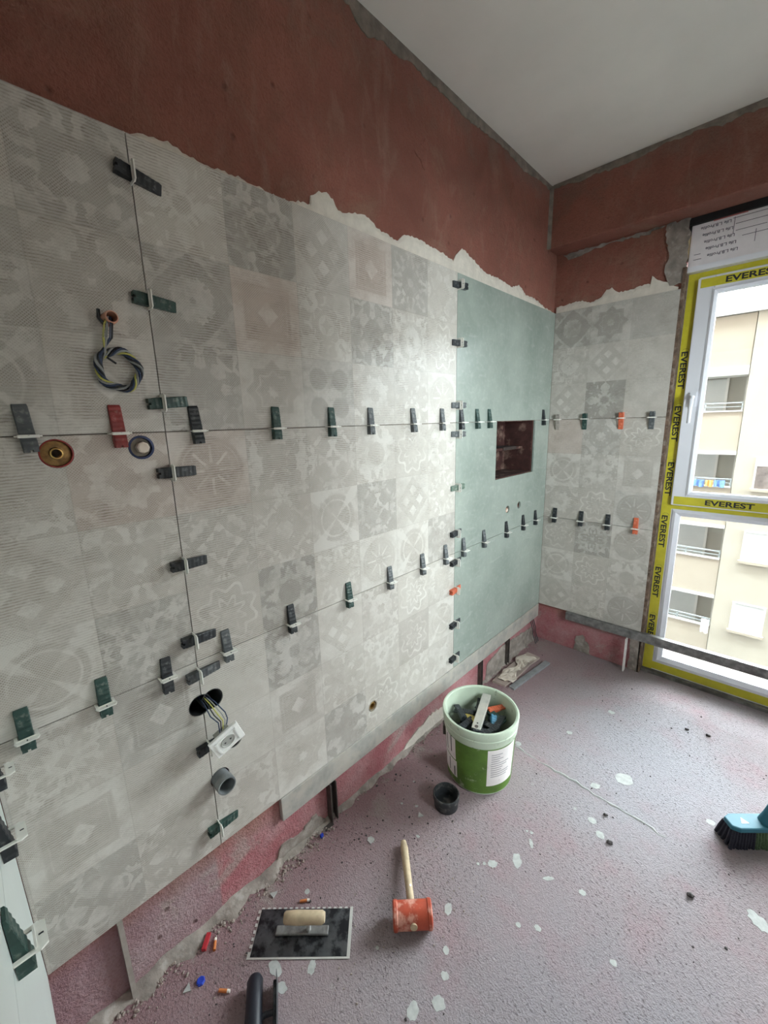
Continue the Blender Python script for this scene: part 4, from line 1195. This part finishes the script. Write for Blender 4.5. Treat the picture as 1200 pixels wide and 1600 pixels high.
# ------------------------------------------------------------------ notched trowels
def trowel(label, o, ex, ey, ez, lx, ly, wood, notch=True, hs=1.0, hoff=0.01):
    """o: blade centre, ex long axis, ey short axis (toward the notched long edge), ez out of the blade on the handle side"""
    o, ex, ey, ez = Vector(o), Vector(ex), Vector(ey), Vector(ez)
    t = thing('notched_trowel', label, 'trowel', o)
    hx, hy = lx / 2, ly / 2
    poly = []
    if notch:
        n = 34; s_ = lx / n
        x = hx
        # long notched edge from +x to -x
        for i in range(n // 2):
            poly += [(x, hy), (x - s_, hy), (x - s_, hy - s_ * 0.8), (x - 2 * s_, hy - s_ * 0.8)]
            x -= 2 * s_
        poly.append((-hx, hy - s_ * 0.8))
        y = hy - s_ * 0.8
        m_ = int((ly - s_) / (2 * s_))
        for i in range(m_):
            poly += [(-hx, y - s_), (-hx + s_ * .8, y - s_), (-hx + s_ * .8, y - 2 * s_), (-hx, y - 2 * s_)]
            y -= 2 * s_
        poly += [(-hx, -hy), (hx, -hy)]
    else:
        poly = [(hx, hy), (-hx, hy), (-hx, -hy), (hx, -hy)]
    poly2 = []
    for p in poly:
        if not poly2 or math.hypot(p[0] - poly2[-1][0], p[1] - poly2[-1][1]) > 1e-5: poly2.append(p)
    MB().prism(poly2, o, ex, ey, ez, 0.0012).build('blade', 'trowel_edge' if notch else 'trowel_steel', t)
    if notch:
        MB().obox(o + ez * 0.0016, ex, ey, ez, hx - 0.009, hy - 0.005, 0.0005).build('mortar_film', 'trowel_steel', t)
    b = MB(); b.obox(o + ez * 0.006, ex, ey, ez, 0.078, 0.012, 0.0042)
    b.build('mount', 'alu_dirty' if notch else 'trowel_steel', t, bevel=0.003)
    b = MB(); b.tube([o + ex * 0.02 + ez * 0.008, o + ex * 0.02 + ez * 0.03, o + ex * 0.012 + ez * 0.046], 0.0065, 10)
    b.build('shank', 'trowel_edge' if notch else 'black_handle', t, True)
    H = []
    for (u_, r_) in ((-0.060, 0.012), (-0.056, 0.0155), (-0.02, 0.0175), (0.02, 0.0165), (0.052, 0.0165), (0.060, 0.012)):
        H.append((o + ex * (u_ * hs + hoff) + ez * (0.056 + 0.006 * (hs - 1)), r_ * hs))
    MB().tube([h[0] for h in H], [h[1] for h in H], 18).build('handle', wood, t, True)
    return t


tx = Vector((0.726, 0.688, 0)).normalized()
ty = Vector((-0.688, 0.726, 0)).normalized()
trowel('notched steel trowel with a wooden handle lying flat near the mallet', (0.211, 0.4745, 0.001), tx, ty, (0, 0, 1), 0.292, 0.127, 'wood')
bx_ = Vector((0.848, -0.530, 0)).normalized()
bn = Vector((-0.530, -0.848, 0)).normalized()
trowel('black-handled steel scraper standing on edge by the blue plastic bit', Vector((0.256, 0.364, 0.0255)) + bx_ * 0.09, -bx_, (0, 0, 1), bn, 0.18, 0.05, 'black_handle', notch=False, hs=1.25, hoff=0.028)

# ------------------------------------------------------------------ broom
br = thing('broom', 'turquoise broom with dark bristles standing near the window', 'broom', (1.178, 1.741, 0))
hdv = Vector((0.74, 0.67, 0)).normalized(); hsv = Vector((-0.67, 0.74, 0)).normalized()
bc = Vector((1.178, 1.741, 0.062))
out = []
for (u_, v_) in ((-0.128, -0.018), (-0.128, 0.018), (-0.105, 0.030), (0.105, 0.030), (0.128, 0.018), (0.128, -0.018), (0.105, -0.030), (-0.105, -0.030)):
    out.append((u_, v_))
MB().prism(out, bc, hdv, hsv, (0, 0, 1), 0.018).build('head', 'broom_head', br, bevel=0.004)
MB().tube([bc + Vector((0, 0, 0.014)), bc + Vector((0.006, 0.003, 0.045)), bc + Vector((0.014, 0.007, 0.085))], [0.022, 0.018, 0.0155], 18).build('socket', 'broom_head', br, True)
pdir = Vector((0.18, 0.08, 1)).normalized()
MB().tube([bc + pdir * 0.05, bc + pdir * 0.6, bc + pdir * 1.2], 0.0125, 16).build('pole', 'pole', br, True)
bris = MB(); brg = MB()
for i in range(26):
    for j in range(5):
        u_ = -0.121 + 0.242 * i / 25; v_ = -0.022 + 0.044 * j / 4
        p0 = bc + hdv * u_ + hsv * v_
        fl = Vector((hdv.x * u_ * 0.10 + hsv.x * v_ * 0.5, hdv.y * u_ * 0.10 + hsv.y * v_ * 0.5, 0))
        (bris if u_ < -0.05 or j in (1, 3) else brg).tube([p0, p0 + fl * 0.5 + Vector((0, 0, -0.031)), p0 + fl + Vector((random.uniform(-.003, .003), random.uniform(-.003, .003), -0.0615))], [0.0052, 0.0062, 0.0055], 6)
o_ = bris.build('bristles', 'bristle', br); o_['kind'] = 'stuff'
o_ = brg.build('bristles', 'bristle_green', br); o_['kind'] = 'stuff'
# small white triangle mark on the head
tc = bc + hdv * -0.075 + Vector((0, 0, 0.0181))
MB().prism([(-0.013, -0.009), (0.013, -0.009), (0.0, 0.013)], tc, hdv, hsv, (0, 0, 1), 0.0006).build('triangle_mark', 'clip_white', br)
MB().lathe([(0.0035, 0.0006), (0.0035, 0.0010), (0.0002, 0.0010)], tc + hsv * -0.002, (0, 0, 1), 12).build('mark_centre', 'print_grey', br)

# ------------------------------------------------------------------ scrap in the corner
sd_ = Vector((0.03, 1.0, 0)).normalized(); ss_ = Vector((1, -0.03, 0))
scr = thing('scrap_board', 'torn strip of plasterboard on the floor in the corner', 'board', (0.10, 2.12, 0))
poly = [(-0.20, -0.045), (-0.19, 0.03), (-0.05, 0.04), (0.10, 0.035), (0.21, 0.045), (0.215, -0.04), (0.02, -0.05)]
MB().prism(poly, (0.075, 2.115, 0.0), sd_, ss_, (0, 0, 1), 0.011).build('core', 'board', scr)
gs = MB().obox((0.158, 2.12, 0.006), Vector((0.12, 1, 0)).normalized(), Vector((1, -0.12, 0)).normalized(), (0, 0, 1), 0.19, 0.017, 0.006).build('metal_strip', 'film_grey', bevel=0.001)
tag(gs, 'grey metal strip beside the torn plasterboard', 'metal strip')
pm_ = MB(); vs, fs = [], []
NU, NV = 16, 7
for i in range(NU):
    for j in range(NV):
        u_ = i / (NU - 1); v_ = j / (NV - 1)
        x = 0.075 + (v_ - 0.5) * (0.07 + 0.03 * sin(u_ * 9)) + 0.012 * sin(u_ * 14) + random.uniform(-.004, .004)
        y = 1.95 + u_ * 0.33 + random.uniform(-.006, .006)
        z = 0.014 + 0.010 * abs(sin(u_ * 17 + v_ * 5)) * (0.4 + v_) + random.uniform(0, 0.005)
        vs.append((x, y, z))
for i in range(NU - 1):
    for j in range(NV - 1): fs.append((i * NV + j, (i + 1) * NV + j, (i + 1) * NV + j + 1, i * NV + j + 1))
pm_.add(vs, fs)
po = pm_.build('crumpled_paper', 'paper')
so = po.modifiers.new('thick', 'SOLIDIFY'); so.thickness = 0.0008
tag(po, 'crumpled torn paper lying on the scrap plasterboard', 'paper')

# ------------------------------------------------------------------ floor marks and litter


def splat(x, y, r, el=1.0, ang=0.0, seed=0):
    rs = random.Random(seed)
    n = 18; pts = []
    for k in range(n):
        a = 2 * pi * k / n
        rr = 0.8 * r * (1 + rs.uniform(-0.16, 0.16))
        px, py = rr * cos(a) * el, rr * sin(a)
        pts.append((px * cos(ang) - py * sin(ang), px * sin(ang) + py * cos(ang)))
    MB().prism(pts, (x, y, -0.001), (1, 0, 0), (0, 1, 0), (0, 0, 1), 0.0016).build('paint_splash', 'splat', floor)


SPL = [(0.224, 0.375, 0.018, 1.5, 0.1), (0.297, 0.445, 0.013, 1.6, 2.2), (0.272, 0.365, 0.014, 1.3, .4), (0.492, 0.817, .014, 1.5, 1.9), (0.547, .729, .012, 1, 0), (.577, .681, .012, 1.1, 0), (.557, .570, .018, 1.3, 1.9), (.596, .626, .020, 1.1, 0.6),
       (.526, 1.028, .016, 1.3, .7), (.505, 1.01, .007, 1, 0), (.49, .995, .006, 1, 0), (.582, 1.093, .018, 1.7, 2.1), (.591, 1.182, .008, 2.6, 2.2), (.575, 1.22, .007, 1, 0), (.56, 1.215, .005, 1, 0), (.682, 1.11, .008, 2.6, .8), (.719, 1.417, .016, 1.2, 0.2),
       (.759, 1.378, .016, 1.2, 2.4), (.755, 1.697, .035, 1.3, .9), (.679, 1.582, .018, 1.4, .7), (.597, 2.094, .016, 1.2, 0), (.494, 1.811, .014, 1.3, .6), (.346, 1.585, .016, 1.1, 0), (1.039, 1.70, .016, 1.1, .6), (1.182, 1.413, .024, 1.5, 2.4),
       (.777, 1.142, .011, 1.2, .4), (.669, .925, .008, 1.2, 0), (.714, .956, .010, 1.2, 0), (.163, .807, .014, 1.2, .3), (.132, .549, .010, 1, 0), (.40, .60, .006, 1, 0), (.90, 1.02, .010, 1.2, 0.5), (.15, .99, .006, 1, 0), (.12, 1.1, .005, 1, 0), (.20, 1.02, .005, 1.8, .8), (.28, .93, .006, 1.4, .3)]
for k, a in enumerate(SPL): splat(*a, seed=k)
# ridge of mortar across the floor
rv = [(0.34, 1.564), (0.42, 1.552), (0.509, 1.548), (0.59, 1.55), (0.667, 1.543), (0.73, 1.535), (0.796, 1.536), (0.849, 1.536), (0.93, 1.52)]
MB().tube([(p[0], p[1] + random.uniform(-.004, .004), -0.002) for p in ragged(rv, 0.003, 0.02)], [random.uniform(0.003, 0.0065) for _ in ragged(rv, 0, 0.02)], 6).build('mortar_ridge', 'splat', floor)

rub = MB()
ICO = bmesh.new(); bmesh.ops.create_icosphere(ICO, subdivisions=1, radius=1.0)
iv = [v.co.copy() for v in ICO.verts]; jf = [tuple(v.index for v in f.verts) for f in ICO.faces]
ICO.free()


KEEP = [(0.285, 1.338, 0.14), (0.281, 1.103, 0.055), (0.44, 0.715, 0.075), (0.35, 0.79, 0.06), (0.28, 0.86, 0.05), (0.16, 0.425, 0.085), (0.26, 0.52, 0.085), (0.32, 0.31, 0.11), (1.178, 1.741, 0.16), (0.11, 2.05, 0.11), (0.11, 2.22, 0.11)]


def crumb(b, x, y, r, zf=0.35):
    if any((x - a) ** 2 + (y - c) ** 2 < q * q for (a, c, q) in KEEP): return
    sx, sy, sz = (random.uniform(0.6, 1.4) for _ in range(3))
    q = Matrix.Rotation(random.uniform(0, 6.28), 3, 'Z')
    b.add([q @ Vector((v.x * r * sx * random.uniform(.8, 1.2), v.y * r * sy, v.z * r * sz * 0.7)) + Vector((x, y, r * zf)) for v in iv], jf)


for k in range(700):
    y = random.choice((random.uniform(0.0, 0.75), random.uniform(0.0, 0.75), random.uniform(0.6, 2.5)))
    x = -0.01 + abs(random.gauss(0, 0.03 if y < 0.8 else 0.02))
    crumb(rub, x, y, random.uniform(0.0012, 0.0052) * (1.0 if x < 0.06 else 0.6))
for k in range(500):
    crumb(rub, random.uniform(0.02, 0.55), random.uniform(0.1, 2.4), random.uniform(0.0012, 0.003))
tag(rub.build('rubble', 'rubble'), 'pale mortar crumbs strewn along the foot of the tiled wall', 'rubble', kind='stuff')
rub2 = MB()
for k in range(160): crumb(rub2, random.uniform(0.1, 1.5), random.uniform(0.3, 2.4), random.uniform(0.0012, 0.0035))
for k in range(120): crumb(rub2, random.gauss(0.12, 0.1) + 0.05, random.uniform(0.2, 1.2), random.uniform(0.0012, 0.004))
tag(rub2.build('grit', 'rubble_dark'), 'dark grit specks scattered over the pink floor', 'grit', kind='stuff')
# heaped mortar strip along the wall foot
hv, hf = [], []
N_ = 150
for i in range(N_):
    y = -0.03 + 2.56 * i / (N_ - 1)
    amp = 1.0 if y < 0.55 else (0.55 if y < 1.2 else 0.35)
    w = (0.022 + 0.014 * sin(i * 0.9) + 0.012 * random.random()) * amp + 0.006; h = (0.014 + 0.007 * sin(i * 0.55 + 1) + 0.007 * random.random()) * amp + 0.003
    hv += [(XP, y, -0.001), (XP, y, h), (XP + w * 0.35, y, h * 0.75 + random.uniform(-.003, .003)), (XP + w, y + random.uniform(-.005, .005), -0.001)]
for i in range(N_ - 1):
    for k in range(4): hf.append((i * 4 + k, i * 4 + (k + 1) % 4, (i + 1) * 4 + (k + 1) % 4, (i + 1) * 4 + k))
hf += [(0, 1, 2, 3), tuple((N_ - 1) * 4 + k for k in (3, 2, 1, 0))]
MB().add(hv, hf).build('mortar_heap', 'cement', wl, True)


def butt(x, y, ang, label, l=0.03):
    t = thing('cigarette_end', label, 'cigarette', (x, y, 0))
    d = Vector((cos(ang), sin(ang), 0)); c = Vector((x, y, 0.0042))
    MB().tube([c - d * l * 0.5, c + d * l * 0.25], 0.0041, 10).build('filter', 'cig', t, True)
    MB().tube([c + d * l * 0.25, c + d * l * 0.5], [0.0041, 0.0036], 10).build('stub', 'cig_white', t, True)


butt(0.150, 0.527, 0.9, 'orange cigarette end above the flat trowel')
butt(0.168, 0.256, 0.7, 'orange cigarette end beside the black trowel handle')
butt(0.05, 0.283, 2.6, 'orange cigarette end among the mortar crumbs by the wall')
rs_ = MB().obox((0.028, 0.268, 0.007), Vector((0.72, -0.69, 0.05)).normalized(), Vector((0.69, 0.72, 0)).normalized(), (0, 0, 1), 0.021, 0.006, 0.005).build('wedge_shard', 'bit_red', bevel=0.001)
tag(rs_, 'broken red plastic shard at the foot of the wall', 'plastic shard')
bs_ = MB().lathe([(0.0002, 0.0), (0.011, 0.0), (0.0115, 0.004), (0.009, 0.007), (0.0002, 0.0065)], (0.101, 0.221, 0), (0, 0, 1), 7).build('bottle_cap', 'bit_blue')
tag(bs_, 'bright blue plastic bit on the floor near the black trowel', 'plastic bit')
bb_ = MB().obox((0.024, 0.692, 0.006), (1, 0, 0), (0, 1, 0), (0, 0, 1), 0.004, 0.006, 0.006).build('plastic_bit', 'bit_blue', bevel=0.001)
tag(bb_, 'tiny blue plastic bit at the foot of the steel prop', 'plastic bit')
for k, (x, y, l) in enumerate([(0.79, 1.368, 'dark navy crumb beside two white splashes on the open floor'), (0.747, 1.47, 'dark crumb at the far end of the floor ridge'), (0.894, 2.2, 'dark curled crumb on the floor nearest the window bar'), (0.972, 2.216, 'dark splinter on the floor by the window'), (1.025, 1.358, 'dark flat chip on the open floor in front of the broom')]):
    b = MB(); crumb(b, x, y, 0.0085, 0.5); crumb(b, x + 0.006, y + 0.004, 0.006, 0.5)
    tag(b.build('mortar_chip', 'rubble_dark'), l, 'chip')
for k, (x, y, l) in enumerate([(0.165, 0.80, 'white triangular chip on the floor above the mallet'), (0.235, 1.0, 'small white chip on the floor before the black cap'), (0.06, 0.47, 'pale splinter of mortar by the wall near the flat trowel'), (0.09, 0.19, 'white pebble by the blue plastic bit')]):
    b = MB().prism([(-0.010, -0.006), (0.011, -0.007), (-0.002, 0.012)], (x, y, 0.0), Vector((cos(k), sin(k), 0)), Vector((-sin(k), cos(k), 0)), (0, 0, 1), 0.004)
    tag(b.build('mortar_chip', 'splat'), l, 'chip')

# ------------------------------------------------------------------ outside: our own facade, the street and the block opposite
OUT = 48.0  # unseen facade's height, raised to keep sky light off the block opposite
ow = MB()
ow.box(-60, WX0 - 0.03, 2.84, 3.0, -11, OUT)
ow.box(WX1 + 0.03, 60, 2.84, 3.0, -11, OUT)
ow.box(WX0 - 0.03, WX1 + 0.03, 2.84, 3.0, -11, -0.02)
ow.box(WX0 - 0.03, WX1 + 0.03, 2.84, 3.0, 2.38, OUT)
struct(ow.build('shading_facade', 'ext_own'), 'unseen outer face of the building, made tall and dark to shade the block opposite', 'wall')
struct(MB().box(-90, 90, -90, 60, -11.3, -11).build('ground', 'ext_ground'), 'street far below the window', 'ground')

Y0 = 20.0
bld = thing('apartment_block', 'cream apartment block with stacked balconies seen through the window', 'building', (3.0, Y0, -11))
XC = -0.137
MB().box(XC, 40, Y0, Y0 + 10, -11, 4.95).build('main_wall', 'ext_cream', bld)
MB().box(-40, XC, Y0 + 1.3, Y0 + 10, -11, 4.90).build('recess_wall', 'ext_shade', bld)
MB().box(-40, 40, Y0 - 0.12, Y0 + 10, 4.90, 5.02).build('roof_edge', 'ext_frame', bld)
PAR = [(4.88, 3.13), (1.54, 0.10), (-1.26, -2.72), (-4.10, -5.58), (-6.95, -8.50)]
for k, (zt, zb) in enumerate(PAR):
    MB().box(-4.6, XC - 0.02, Y0 + 0.02, Y0 + 0.16, zb, zt).build('parapet', 'ext_parapet', bld)
    MB().box(-4.6, XC - 0.02, Y0 - 0.02, Y0 + 1.3, zb - 0.12 if k else zb - 0.30, zb).build('balcony_slab', 'ext_frame', bld)
    if k:
        MB().box(-4.6, XC - 0.04, Y0 - 0.02, Y0 + 0.18, zt, zt + 0.05).build('coping', 'ext_frame', bld)
        rl = MB()
        rl.box(-4.6, XC - 0.05, Y0 + 0.05, Y0 + 0.09, zt + 0.30, zt + 0.34); rl.box(-4.6, XC - 0.05, Y0 + 0.05, Y0 + 0.09, zt + 0.17, zt + 0.19)
        for i in range(5): rl.box(-4.5 + i * 1.07, -4.46 + i * 1.07, Y0 + 0.05, Y0 + 0.09, zt + 0.05, zt + 0.32)
        rl.build('railing', 'ext_metal', bld)
        z0 = zb + 0.1; z1 = zt + 1.25
        dd_ = MB().box(-3.6, -0.80, Y0 + 1.24, Y0 + 1.30, z0, z1).build('balcony_door', 'ext_blind', bld)
        MB().box(-0.84, -0.76, Y0 + 1.20, Y0 + 1.24, z0, z1 + 0.05).build('door_post', 'ext_frame', bld)
        MB().box(-0.25, -0.20, Y0 + 1.05, Y0 + 1.30, z0, z1).build('downpipe', 'ext_frame', bld)
for k, zt in enumerate((2.62, -0.12, -2.86, -5.70, -8.5)):
    for x0 in (0.47, 4.2, 8.0):
        if k == 0: continue
        x1 = x0 + 0.87
        fr_ = MB()
        fr_.box(x0 - 0.05, x0, Y0 - 0.03, Y0, zt - 1.1, zt + 0.05); fr_.box(x1, x1 + 0.05, Y0 - 0.03, Y0, zt - 1.1, zt + 0.05); fr_.box(x0, x1, Y0 - 0.03, Y0, zt, zt + 0.05)
        f_ = fr_.build('window', 'ext_frame', bld)
        pn_ = MB().box(x0, x1, Y0 - 0.012, Y0, zt - 1.1, zt).build('pane', 'ext_dark' if k == 1 else 'ext_blind', bld)
        MB().box(x0 - 0.1, x1 + 0.1, Y0 - 0.12, Y0, zt - 1.2, zt - 1.1).build('window_sill', 'ext_parapet', bld)
        if k == 1: MB().box(x0, x1, Y0 - 0.02, Y0 - 0.012, zt - 0.28, zt).build('roller_blind', 'ext_frame', bld)


def hung(name, label, mat, x0, x1, z0, z1, n=7):
    vs, fs = [], []
    for j in range(4):
        for i in range(n):
            t = i / (n - 1)
            vs.append((x0 + (x1 - x0) * t, Y0 - 0.09 - 0.03 * sin(i * 1.9), z1 + (z0 - z1) * j / 3 + (0.02 * sin(i) if j == 3 else 0)))
    for j in range(3):
        for i in range(n - 1): fs.append((j * n + i, j * n + i + 1, (j + 1) * n + i + 1, (j + 1) * n + i))
    o = MB().add(vs, fs).build(name, mat)
    sm = o.modifiers.new('thick', 'SOLIDIFY'); sm.thickness = 0.02
    return tag(o, label, 'laundry')


hung('hanging_cloth', 'pale blue cloth hung on the opposite balcony rail by the orange one', 'cloth_blue', -1.30, -0.98, -1.26, -1.0)
hung('hanging_cloth', 'orange cloth hung on the opposite balcony rail', 'cloth_orange', -0.92, -0.72, -1.24, -1.0)
hung('hanging_cloth', 'blue cloth hung on the opposite balcony rail nearest the wall corner', 'cloth_blue', -0.66, -0.36, -1.24, -0.98)
hung('hanging_cloth', 'white bag hung on the lowest balcony rail opposite', 'cloth_white', -0.42, -0.20, -7.2, -6.62)
